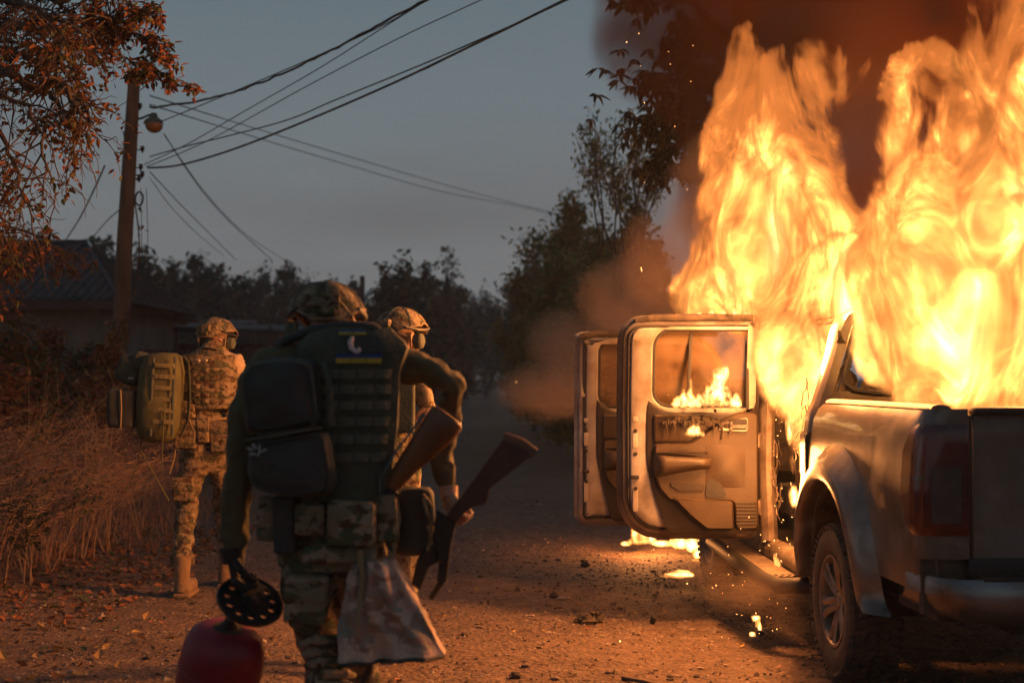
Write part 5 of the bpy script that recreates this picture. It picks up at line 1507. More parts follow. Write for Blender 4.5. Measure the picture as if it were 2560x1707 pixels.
# loose jacket hem and cargo pockets
mb = MB(); mb.loft([[A.p(830 + w * cos(a), py, .02 + .16 * sin(a)) for a in [2 * pi * i / 32 for i in range(32)]] for py, w in ((1230, 118), (1330, 128), (1400, 140), (1415, 137))]); mb.build('jacket_hem', C_multi, A.o, fold=.014, fs=11)
pouch(A, 725, 830, 1425, 1545, .05, -.115, C_multi, A.o, 'cargo_pocket', rot=.05)
mb = MB()     # gathered cloth above the knee
for k, py in enumerate((1585, 1612, 1640, 1668, 1700)): mb.tube([A.p(760 + 7 * k, py + 14, -.075), A.p(800 + 5 * k, py, -.10), A.p(850 + 6 * k, py + 4, -.07), A.p(868 + 6 * k, py + 20, .0)], [.012, .02, .022, .010], 7)
mb.build('trouser_folds', C_multi, A.o, fold=.006)
mb = MB(); mb.tube([A.p(985, 1210, -.05), A.p(1000, 1290, -.1), A.p(985, 1380, -.13), A.p(960, 1500, -.15)], [.012, .012, .010, .008], 6, ell=.5); mb.build('loose_strap', M_coyote, A.o)
# gloves
gm = hand_mb(frame(A.p(584, 1392, -.02), (.10, .02, -1), (-.95, -.25, 0)), 1.05, 1, 1.12, 1.35); gm.tube([A.p(584, 1365, -.02), A.p(586, 1405, -.02)], [.048, .042], 12); gm.build('glove', M_glove, A.o)
hm_ = hand_mb(frame(A.p(1124, 1232, -.03), (.25, -.15, -1), (-.75, -.7, 0)), 1.0, -1, 1.05); hm_.tube([A.p(1122, 1215, -.02), A.p(1124, 1240, -.03)], [.034, .030], 10); hm_.build('hand', M_skin, A.o)

# things he carries
def held(name, label, cat, fig, px, py, dy=0):
    b = fig.p(px, py, dy) + fig.b; e = empty(name, b); tag(e, label, cat); return e, b - fig.b
# perforated disc
e, off = held('perforated_disc', 'black perforated metal disc hanging from the gloved left hand', 'disc', A, 630, 1500, -.05)
def circ(cx, cy, r, n): return [Vector((cx + r * cos(2 * pi * i / n), cy + r * sin(2 * pi * i / n), 0)) for i in range(n)]
holes = [circ(.082 * cos(a), .082 * sin(a), .0125, 12) for a in [2 * pi * i / 11 for i in range(11)]]
holes += [circ(.048 * cos(a), .048 * sin(a), .007, 10) for a in [2 * pi * i / 6 + .3 for i in range(6)]]
outr_ = circ(0, 0, .118, 48); loops = [outr_] + holes
flat = [p for l_ in loops for p in l_]; tris = tessellate_polygon(loops)
mb = MB(); T_h = .012
mb.add(flat + [p + Vector((0, 0, T_h)) for p in flat], list(tris) + [tuple(i + len(flat) for i in reversed(t)) for t in tris])
o_ = 0
for l_ in loops:
    n = len(l_)
    for i in range(n): mb.f.append((o_ + i, o_ + (i + 1) % n, o_ + (i + 1) % n + len(flat), o_ + i + len(flat))); mb.m.append(0)
    o_ += n
mb.lathe([(.118, -.002), (.122, .006), (.118, .016), (.112, .006)], axis='z', seg=48, close=True)
dsc = mb.build('plate', M_gun, e, smooth=False); dsc.rotation_euler = (radians(30), radians(24), 0)
mb = MB(); mb.lathe([(0, -.03), (.022, -.03), (.028, -.01), (.03, .015), (.0, .02)], axis='z', seg=20); hb_ = mb.build('hub', M_black, e); hb_.rotation_euler = dsc.rotation_euler
mb = MB(); mb.tube([(0, 0, .0), (-.03, .01, .05), (-.055, .015, .085)], [.012, .012, .014], 8); mb.build('grip', M_black, e)
# red cylinder
e, off = held('gas_cylinder', 'dark red gas cylinder carried low beside his left leg', 'gas cylinder', A, 566, 1642, -.08)
Mc = Matrix.Rotation(radians(13), 4, 'Y') @ Matrix.Rotation(radians(14), 4, 'X')
mb = MB(); mb.lathe([(0, .135), (.060, .133), (.098, .124), (.126, .102), (.141, .070), (.147, .02), (.147, -.20), (.140, -.25), (.11, -.28), (0, -.285)], axis='z', seg=48, M=Mc); cyl = mb.build('shell', M_redc, e, angle=60)
mb = MB(); mb.lathe([(.148, -.03), (.1505, -.025), (.148, -.02)], axis='z', seg=48, M=Mc); mb.build('weld_seam', M_redc, cyl)
mb = MB(); mb.lathe([(0, .165), (.018, .165), (.020, .15), (.028, .148), (.03, .13), (0, .12)], axis='z', seg=20, M=Mc); mb.build('valve', M_gun, e)
mb = MB(); mb.tube([Mc @ Vector((.05 * cos(a), .05 * sin(a), .125)) for a in [2 * pi * i / 24 for i in range(25)]], .010, 8, cap=False); mb.build('neck_ring', M_char, e)
mb = MB(); mb.grid(lambda u, v: Mc @ Vector(((.02 + .075 * v) * cos(2 * pi * u), (.02 + .075 * v) * sin(2 * pi * u), .137 - .018 * v * v * 1.3)), 28, 6, cu=True); mb.build('soot_patch', M_char, cyl)
# camouflage sheet / bag hanging from the belt
e, off = held('camouflage_bag', 'pale camouflage cloth bag hanging from the belt on his right side', 'bag', A, 960, 1390, -.12)
def sheet(u, v):
    L0, L1 = (850, 870), (1005, 1112)
    xl = 890 + (850 - 890) * min(1, v * 1.6) + (10 * v); xr = 985 + (1112 - 985) * v ** .8
    x = xl + (xr - xl) * u; y = 1385 + (245 - 10 * (1 - u)) * v + 12 * sin(3 * u + 2) * v
    z = -.15 - .05 * sin(pi * u) + .022 * sin(9 * u + 4 * v) * v + .015 * sin(23 * u + 2 * sin(5 * v))
    return A.p(x, y, z) - off
mb = MB(); mb.grid(sheet, 34, 26); mb.grid(lambda u, v: sheet(u, v) + Vector((0, .10 + .05 * sin(pi * u) * sin(pi * v), 0)), 34, 26)
for k in (0, 1): mb.grid(lambda u, v, k=k: sheet(k, u) + Vector((0, .10 * v, 0)), 26, 3); mb.grid(lambda u, v, k=k: sheet(u, k) + Vector((0, (.10 + .05 * 0) * v, 0)), 34, 3)
cb = mb.build('cloth', C_bag, e, fold=.010, fs=14, angle=70)
mb = MB(); mb.tube([sheet(u / 12, 1.0) + Vector((0, -.002, -.006)) for u in range(13)], .008, 6); mb.build('hem', M_bagd, cb)
mb = MB(); mb.tube([sheet(.25, .02) + Vector((0, -.02, .05)), sheet(.30, .1) + Vector((0, -.03, 0)), sheet(.27, .4) + Vector((0, -.03, 0)), sheet(.25, .62) + Vector((0, -.03, 0))], .010, 6, ell=.5); mb.build('strap', M_coyote, e)
mb = MB(); mb.tube([A.p(935, 1615, -.06) - off, A.p(925, 1665, -.05) - off, A.p(905, 1712, -.05) - off], [.014, .013, .010], 7, ell=.5); mb.build('hanging_strap', M_black, e)
# small green bag behind the right hip
e, off = held('green_bag', 'dark green bag with a looped tan strap behind his right hip', 'bag', A, 1040, 1300, .02)
mb = MB(); mb.rbox(A.p(1040, 1305, .03) - off, (.14, .13, .24), .045, seg=3, jit=.01); mb.build('bag_body', M_bagd, e, fold=.006)
mb = MB(); mb.tube([A.p(1058, 1232, -.04) - off, A.p(1082, 1260, -.05) - off, A.p(1086, 1310, -.05) - off, A.p(1072, 1280, -.06) - off, A.p(1060, 1240, -.05) - off], .009, 6, ell=.6); mb.tube([A.p(1072, 1310, -.05) - off, A.p(1086, 1340, -.05) - off, A.p(1070, 1372, -.05) - off], .008, 6, ell=.6); mb.build('strap', M_coyote, e)
# rifle with the brown wooden stock, slung butt up
def rifle(name, label, butt, dirv, up, parts):
    pass
e, off = held('rifle', 'slung rifle with a brown wooden stock pointing up behind his right arm', 'rifle', A, 1090, 1105, -.14)
b0_, b1_ = A.p(1122, 1040, -.15) - off, A.p(1000, 1205, -.13) - off
ax = (b1_ - b0_).normalized(); sd_ = ax.cross(Vector((0, 1, 0))).normalized()
if sd_.z > 0: sd_ = -sd_
mb = MB()
def sec(c, hw, hd, n=14, pw=2.6):
    out = []
    for i in range(n):
        a = 2 * pi * i / n; ca, sa = cos(a), sin(a); q = (abs(ca) ** pw + abs(sa) ** pw) ** (-1 / pw)
        out.append(c + sd_ * ca * q * hw + Vector((0, 1, 0)) * sa * q * hd)
    return out
Lr = (b1_ - b0_).length
mb.loft([sec(b0_ + ax * (-.012), .050, .018), sec(b0_, .066, .024), sec(b0_ + ax * Lr * .15, .064, .025), sec(b0_ + ax * Lr * .5 - sd_ * .006, .050, .024), sec(b0_ + ax * Lr * .8 - sd_ * .012, .037, .022), sec(b1_ - sd_ * .014, .030, .020), sec(b1_ + ax * .03 - sd_ * .014, .022, .017)], cap0=True, cap1=True); mb.build('stock', M_stock, e, angle=60)
mb = MB(); mb.rbox(b1_ + ax * .13, (.05, .045, .24), .01, M=Matrix.Identity(4)) if False else mb.loft([sec(b1_ + ax * .02, .026, .019, pw=5), sec(b1_ + ax * .24, .028, .019, pw=5), sec(b1_ + ax * .26, .020, .014, pw=5)], cap0=True, cap1=True); mb.build('receiver', M_gun, e)
mb = MB(); mb.tube([b1_ + ax * .25, b1_ + ax * .48], [.013, .009], 8); mb.build('barrel', M_gun, e)
mb = MB(); mb.loft([sec(b1_ + ax * .14 + sd_ * .02 + Vector((0, .0, 0)), .02, .013, pw=5), sec(b1_ + ax * .20 + sd_ * .12, .02, .012, pw=5)], cap0=True, cap1=True); mb.build('magazine', M_gun, e)
mb = MB(); mb.tube([b0_ + ax * .04 - sd_ * .07, A.p(1000, 1120, -.17) - off, A.p(960, 1190, -.18) - off, b1_ + ax * .1], .011, 6, ell=.4); mb.build('sling', mat('grey_sling', (.10, .12, .13), .8), e)
# black rifle, butt up and out, gripped by the bare right hand
e, off = held('rifle', 'black rifle held butt up in his bare right hand', 'rifle', A, 1140, 1262, -.06)
def gpoly(poly, t, dy, m, name, bev=.006, parent=None):
    pts = [A.p(x, y, dy) - off for x, y in poly]; n = len(pts); c = sum(pts, Vector()) / n
    def ring(k, y): return [p_ + (c - p_).normalized() * k + Vector((0, y, 0)) for p_ in pts]
    mb = MB(); mb.loft([ring(bev, -t / 2), ring(0, -t / 2 + bev), ring(0, t / 2 - bev), ring(bev, t / 2)], cap0=True, cap1=True); return mb.build(name, m, parent or e, angle=40)
M_dkwood = mat('dark_stock_wood', (.075, .025, .015), .5, col2=(.04, .014, .009), scale=9)
stk_ = gpoly([(1259, 1093), (1336, 1131), (1226, 1217), (1222, 1240), (1214, 1255), (1186, 1262), (1160, 1280), (1143, 1300), (1118, 1284), (1138, 1258), (1166, 1221)], .042, -.06, M_dkwood, 'stock')
mb = MB(); a_, b_ = A.p(1258, 1090, -.06) - off, A.p(1337, 1131, -.06) - off; mb.tube([a_, (a_ + b_) / 2 + Vector((.004, 0, .006)), b_], [.012, .014, .012], 8, ell=1.7); mb.build('butt_plate', M_stock, stk_)
gpoly([(1094, 1270), (1143, 1300), (1132, 1350), (1124, 1401), (1098, 1398), (1084, 1340)], .048, -.05, M_gun, 'receiver')
gpoly([(1082, 1345), (1100, 1398), (1075, 1412), (1052, 1470), (1030, 1455), (1046, 1390)], .026, -.04, M_gun, 'magazine')
mb = MB(); mb.tube([A.p(1112, 1398, -.05) - off, A.p(1106, 1447, -.05) - off], .019, 10); mb.build('hand_guard', M_gun, e)
mb = MB(); mb.tube([A.p(1106, 1447, -.05) - off, A.p(1078, 1492, -.03) - off], [.012, .009], 8); mb.build('barrel', M_gun, e)

# ---------------- the soldier half hidden behind him
B = Fig('person', 985, 7.4, 'middle soldier turned right in helmet and headset, mostly hidden by the nearest one')
J = [((975, 1180, .02), (.16, .12)), ((970, 1080, .02), (.15, .11)), ((968, 985, .02), (.18, .125)), ((972, 912, .02), (.13, .09)), ((990, 880, .03), (.06, .06)), ((1006, 845, .03), (.068, .078)), ((1008, 815, .03), (.065, .075)),
     ((905, 925, .02), .07), ((880, 1000, .04), .055), ((900, 1080, .12), .045),
     ((1035, 920, -.02), .07), ((1062, 990, -.04), .058), ((1075, 1030, .04), .036), 
     ((940, 1240, .0), .10), ((935, 1380, -.02), .075), ((932, 1560, -.1), .05), ((1010, 1240, .05), .10), ((1015, 1380, .15), .075), ((1012, 1560, .2), .05)]
E = [(0, 1), (1, 2), (2, 3), (3, 4), (4, 5), (5, 6), (3, 7), (7, 8), (8, 9), (3, 10), (10, 11), (11, 12), (0, 13), (13, 14), (14, 15), (0, 16), (16, 17), (17, 18)]
zcB = B.p(0, 885).z
body(B, J, E, [C_multi, M_skin], lambda c: 1 if c.z > zcB and True else 0, B.o, fold=.012)
helmet(B, B.p(1002, 830, .03), .132, B.o, rotz=-.55, tilt=.0)
mb = MB(); q = B.p(1048, 850, .03); mb.ball(tuple(B.p(1044, 850, .06)), (.014, .018, .020), 8, 6); mb.ball(tuple(B.p(1036, 868, .05)), (.022, .03, .02), 8, 6); mb.build('face', M_skin, B.o)
mb = MB(); mb.tube([B.p(985, 925, .02), B.p(992, 890, .03)], [.11, .075], 12, cap=False); mb.build('collar', C_multi, B.o, fold=.01)
hm_ = hand_mb(frame(B.p(1078, 1022, -.02), (-.25, -.3, -1), (.6, -.8, 0)), .6, -1, 1.0); hm_.build('hand', M_skin, B.o)
for (x, dy) in ((932, -.08), (1012, .22)):
    mb = MB(); q = B.p(x, 1600, dy); q.z = 0; mb.rbox(q + Vector((0, .05, .055)), (.10, .28, .11), .045, seg=3); mb.tube([q + Vector((0, -.03, .08)), q + Vector((0, -.02, .25))], [.055, .058], 12); mb.build('boot', M_boot, B.o)
pouch(B, 900, 1040, 935, 1080, .08, -.12, M_vest, B.o, 'armour_vest', flap=False)

# ---------------- the far soldier on the left
C_lit = camo('firelit_camouflage_cloth', (.20, .145, .09), (.26, .195, .125), (.085, .08, .045), (.085, .05, .03), 9)  # the camouflage again in warmer tones, firelight put into the cloth colour
D = Fig('person', 515, 9.83, 'farthest soldier on the left walking away with a large olive backpack')
J = [((520, 1120, .0), (.165, .12)), ((522, 1040, .0), (.15, .115)), ((530, 965, .02), (.185, .13)), ((532, 900, .04), (.155, .095)), ((533, 868, .08), (.062, .06)), ((537, 838, .12), (.068, .08)), ((540, 812, .12), (.065, .075)),
     ((478, 905, .03), .078), ((452, 965, .05), .062), ((468, 1035, .15), .05),
     ((585, 905, .03), .078), ((612, 975, .02), .066), ((612, 1010, .20), .052), ((604, 985, .36), .038),
     ((482, 1160, -.02), (.105, .11)), ((470, 1235, -.02), .085), ((466, 1300, -.04), .078), ((466, 1360, -.10), .072), ((468, 1395, -.13), .066), ((470, 1420, -.14), .042),
     ((552, 1160, .05), (.105, .11)), ((548, 1235, .16), .082), ((542, 1300, .26), .072), ((540, 1350, .34), .066), ((538, 1372, .38), .042)]
E = [(0, 1), (1, 2), (2, 3), (3, 4), (4, 5), (5, 6), (3, 7), (7, 8), (8, 9), (3, 10), (10, 11), (11, 12), (12, 13), (0, 14), (14, 15), (15, 16), (16, 17), (17, 18), (18, 19), (0, 20), (20, 21), (21, 22), (22, 23), (23, 24)]
zD1, zD2 = D.p(0, 872).z, D.p(0, 1100).z
body(D, J, E, [C_lit, M_tancl, M_skin], lambda c: 2 if c.z > zD1 else (1 if c.z > zD2 and c.x > D.p(560, 0).x else 0), D.o, fold=.020, fs=10)
helmet(D, D.p(533, 840, .12), .138, D.o, rotz=-.35, tilt=-.1)
mb = MB(); mb.tube([D.p(530, 885, .05), D.p(534, 862, .08)], [.11, .08], 12, cap=False); mb.build('collar', C_lit, D.o, fold=.01)
# boots: the left one flat on the ground heel towards us, the right one a stride ahead
for (x, y, dy, lift) in ((472, 1480, -.14, 0.0), (538, 1436, .42, 0.0)):
    mb = MB(); q = D.p(x, 945, dy); q.z = gh(q.x + D.b.x, q.y + D.b.y) + .0
    mb.tube([q + Vector((0, -.02, .04)), q + Vector((0, -.02, .14)), q + Vector((0, -.01, .27))], [.056, .052, .060], 14); mb.rbox(q + Vector((.01, .07, .055)), (.105, .28, .10), .045, seg=3); mb.rbox(q + Vector((.01, .06, .013)), (.115, .31, .026), .01)
    mb.build('boot', M_boot, D.o)
# plate carrier
mb = MB()
def pc(u, v):
    t = -1 + 2 * u; py = 888 + 132 * v; w = 62 + 6 * sin(pi * v); return D.p(527 + w * t, py, -.165 + .05 * abs(t) ** 2.5)
mb.grid(pc, 15, 15); mb.grid(lambda u, v: pc(u, v) + Vector((0, .06, 0)), 15, 15)
for k in (0, 1): mb.grid(lambda u, v, k=k: pc(k, u) + Vector((0, .06 * v, 0)), 15, 2); mb.grid(lambda u, v, k=k: pc(u, k) + Vector((0, .06 * v, 0)), 15, 2)
pcv = mb.build('plate_carrier', C_lit, D.o, fold=.008, fs=14, angle=60)
for py in (925, 945, 965, 985, 1003):
    mb = MB()
    for i in range(5): mb.grid(lambda u, w_, i=i: pc(.07 + i * .175 + .16 * u, (py - 888) / 132 + .07 * (w_ - .5)) + Vector((0, -.008 - .006 * sin(pi * u), 0)), 5, 3)
    q = mb.build('webbing_row', C_lit, pcv, angle=60); q['kind'] = 'stuff'
for px in (509, 527):
    mb = MB(); mb.ball(tuple(D.p(px, 902, -.178)), (.020, .005, .010), 12, 6, rot=(0, .15 if px < 515 else -.15, 0)); ey = mb.build('eye_patch', mat('pale_patch', (.5, .42, .3), .7), pcv)
    mb = MB(); mb.ball(tuple(D.p(px, 902, -.184)), (.004, .003, .009), 8, 6); mb.build('pupil', M_black, ey)
mb = MB(); mb.rbox(D.p(528, 965, .03), (.40, .24, .36), .08, seg=4); mb.build('carrier_body', C_lit, D.o, fold=.008)
for (a, b, c, d_, dp, dy, rt) in ((448, 505, 1045, 1120, .09, -.12, .04), (505, 535, 1040, 1105, .08, -.13, 0), (535, 590, 1048, 1128, .10, -.10, -.06), (575, 592, 1000, 1055, .06, -.06, .05), (555, 575, 935, 1010, .05, -.10, .03), (462, 500, 1000, 1045, .06, -.13, .0)):
    pouch(D, a, b, c, d_, dp, dy, C_lit, D.o, rot=rt)
mb = MB(); mb.loft([[D.p(520 + 66 * cos(a), py, .0 + .15 * sin(a)) for a in [2 * pi * i / 28 for i in range(28)]] for py in (1042, 1056)]); mb.build('belt', M_coyote, D.o, fold=.004)
mb = MB(); mb.tube([D.p(470, 1020, -.17), D.p(455, 1080, -.16), D.p(448, 1140, -.14), D.p(436, 1180, -.14)], .006, 5); mb.tube([D.p(478, 1025, -.17), D.p(500, 1080, -.17), D.p(495, 1110, -.16)], .006, 5); mb.build('loose_strap', M_coyote, D.o)
pouch(D, 440, 492, 1190, 1250, .05, -.10, C_lit, D.o, 'cargo_pocket', flap=True)
mb = MB()
for k, py in enumerate((1385, 1394, 1402)): mb.tube([D.p(440, py, -.14), D.p(468, py + 5, -.21), D.p(496, py - 2, -.14)], [.014, .018, .014], 7)
for k, py in enumerate((1340, 1350, 1360)): mb.tube([D.p(518, py, .33), D.p(540, py + 4, .27), D.p(560, py - 2, .33)], [.012, .016, .012], 7)
mb.build('trouser_folds', C_lit, D.o, fold=.006)
# olive backpack hanging off his left shoulder
e, off = held('backpack', 'large olive backpack with webbing rows on the far soldier back', 'backpack', D, 425, 990, -.2)
def bk(x, y, dy): return D.p(x, y, dy) - off
mb = MB(); n_ = 22; rings = []
for k, (y0, w0, xs_, dd) in enumerate(((884, .50, 432, .10), (892, .80, 428, .13), (930, 1.0, 424, .17), (1000, 1.02, 420, .19), (1060, 1.0, 416, .18), (1090, .85, 414, .15), (1100, .5, 414, .10))):
    r_ = []
    for i in range(n_):
        a = 2 * pi * i / n_; q = (abs(cos(a)) ** 4 + abs(sin(a)) ** 4) ** -.25; r_.append(bk(xs_ + 50 * w0 * cos(a) * q, y0, -.20 + dd * sin(a) * q))
    rings.append(r_)
mb.loft(rings, cap0=True, cap1=True); bpk = mb.build('pack_body', M_opack, e, fold=.008, fs=10, angle=70)
mb = MB()
for k in range(6):
    y = 915 + k * 27; x = 446 - (y - 900) * .04; mb.rbox(bk(x, y, -.380), (.135, .014, .030), .004, rot=(0, .04, 0))
mb.split('webbing_strap', mat('pack_webbing', (.19, .16, .07), .85, bump=.3), e)
for x in (418, 470):
    mb = MB(); mb.tube([bk(x, 895, -.37), bk(x - 4, 990, -.39), bk(x - 8, 1085, -.37)], .011, 6, ell=.4); mb.build('side_strap', M_web, e)
mb = MB(); mb.tube([bk(480, 890, -.26), bk(489, 905, -.24), bk(490, 980, -.20), bk(486, 1050, -.2), bk(470, 1090, -.24)], [.014, .018, .018, .014, .010], 8, ell=.5); mb.build('shoulder_strap', M_vest, e)
mb = MB(); mb.rbox(bk(358, 946, -.26), (.05, .05, .025), .006); mb.build('label_patch', M_white, e) if False else None
mb = MB(); mb.rbox(bk(353, 945, -.24), (.055, .02, .03), .004); pt_ = mb.build('patch', M_black, e); mb = MB(); mb.rbox(bk(353, 945, -.262), (.04, .004, .016), .002); mb.build('patch_print', M_grey, pt_)
mb = MB(); mb.rbox(bk(345, 925, -.18), (.18, .16, .20), .06, seg=3, rot=(0, .35, 0)); mb.rbox(bk(378, 905, -.20), (.14, .16, .12), .05, seg=3, rot=(0, .4, 0)); mb.build('side_pouch', M_vest, e, fold=.005)
mb = MB(); mb.tube([bk(372, 1095, -.2), bk(365, 1150, -.2), bk(350, 1190, -.2), bk(332, 1222, -.2)], .004, 5); mb.tube([bk(372, 1120, -.22), bk(400, 1170, -.22), bk(440, 1245, -.2)], [.005, .009, .010], 6, ell=.4); mb.tube([bk(446, 1020, -.4), bk(440, 1110, -.38), bk(434, 1170, -.34)], .004, 5); mb.split('hanging_strap', M_opack, e)
e, off = held('bag', 'small black bag with an orange lit edge strapped behind the olive backpack', 'bag', D, 335, 1018, -.25)
mb = MB(); mb.rbox(D.p(322, 1018, -.25) - off, (.11, .22, .26), .035, seg=3); mb.rbox(D.p(350, 1020, -.25) - off, (.10, .20, .25), .03, seg=3, jit=.004); mb.build('bag_body', M_bagd, e, fold=.004)
mb = MB(); mb.tube([D.p(337, 972, -.36) - off, D.p(340, 1020, -.37) - off, D.p(337, 1066, -.36) - off], .006, 5); mb.build('zip', M_coyote, e)
mb = MB(); mb.rbox(D.p(372, 1028, -.28) - off, (.012, .03, .045), .004); mb.build('buckle', M_mgrey, e)
# ------------------------------------------------------------------ debris on the road
def gp(px, py, z=0.0):
    d = (EYE - z) * F / (py - 945); p = P(px, py, d); p.z = gh(p.x, p.y) + z; return p
DB = [(1470, 1550, .055, 'charred lump, largest of the burnt scraps on the road'), (1500, 1545, .035, 'small charred scrap touching the large charred lump'), (1462, 1412, .035, 'burnt scrap standing up below the front door'), (1384, 1488, .032, 'dark clod left of the large charred lump'), (1370, 1508, .025, 'round clod beside a flat stone on the road'), (1160, 1590, .02, 'dark pebble nearest the camouflage bag'), (1290, 1690, .03, 'black scrap at the bottom edge of the road'), (1295, 1475, .02, 'small clump of dirt near the black rifle')]
for k, (px, py, s_, lb) in enumerate(DB):
    mb = MB(); mb.ball((0, 0, s_ * .4), (s_ * 1.1, s_ * .8, s_ * .6), 14, 10)
    if k in (0, 1, 2): mb.ball((s_ * .7, 0, s_ * .8), (s_ * .4, s_ * .3, s_ * .6), 10, 8); mb.ball((-s_ * .9, .01, s_ * .3), (s_ * .5, s_ * .3, s_ * .3), 10, 8)
    o = mb.build('burnt_debris', M_char if k != 4 else M_st2, fold=s_ * .5, fs=40); o.location = gp(px, py); o.rotation_euler.z = k; tag(o, lb, 'debris')
mb = MB(); mb.lathe([(0, 0), (.017, 0), (.018, .004), (.018, .042), (.015, .046), (0, .046)], axis='z', seg=20); o = mb.build('plastic_cap', M_black); o.location = gp(1630, 1548) + Vector((0, 0, .012)); o.rotation_euler = (.5, .35, 0); tag(o, 'small black cap standing on the dirt road', 'cap')
mb = MB(); a_, b_ = gp(1555, 1697), gp(1670, 1712); mb.tube([Vector((0, 0, .012)), (b_ - a_) * .5 + Vector((0, 0, .016)), b_ - a_ + Vector((0, 0, .01))], [.010, .011, .007], 7); o = mb.build('charred_stick', M_char); o.location = a_; tag(o, 'charred stick at the bottom edge of the picture', 'stick')
for k, (px, py, s_, lb) in enumerate(((1410, 1492, .05, 'flat pale stone near the round clod'), (760, 1470, .0, ''), (1815, 1545, .03, 'flat stone near the small ground flames'))):
    if s_: 
        mb = MB(); mb.ball((0, 0, 0), (s_, s_ * .7, s_ * .25), 14, 8); o = mb.build('stone', M_st1, fold=.006, fs=30); o.location = gp(px, py) + Vector((0, 0, .006)); tag(o, lb, 'stone')
# ------------------------------------------------------------------ fire and smoke
def ramp(n, l, sock, a, b, c=0.0, d=1.0, smooth=True):
    r = n.new('ShaderNodeMapRange')
    r.interpolation_type = 'SMOOTHSTEP' if smooth else 'LINEAR'
    r.inputs['From Min'].default_value = a; r.inputs['From Max'].default_value = b
    r.inputs['To Min'].default_value = c; r.inputs['To Max'].default_value = d
    l.new(sock, r.inputs['Value'])
    return r.outputs[0]

def mth(n, l, op, a, b=None, c=None):
    k = n.new('ShaderNodeMath'); k.operation = op
    for i, v in enumerate((a, b, c)):
        if v is None: continue
        if isinstance(v, (int, float)): k.inputs[i].default_value = v
        else: l.new(v, k.inputs[i])
    return k.outputs[0]

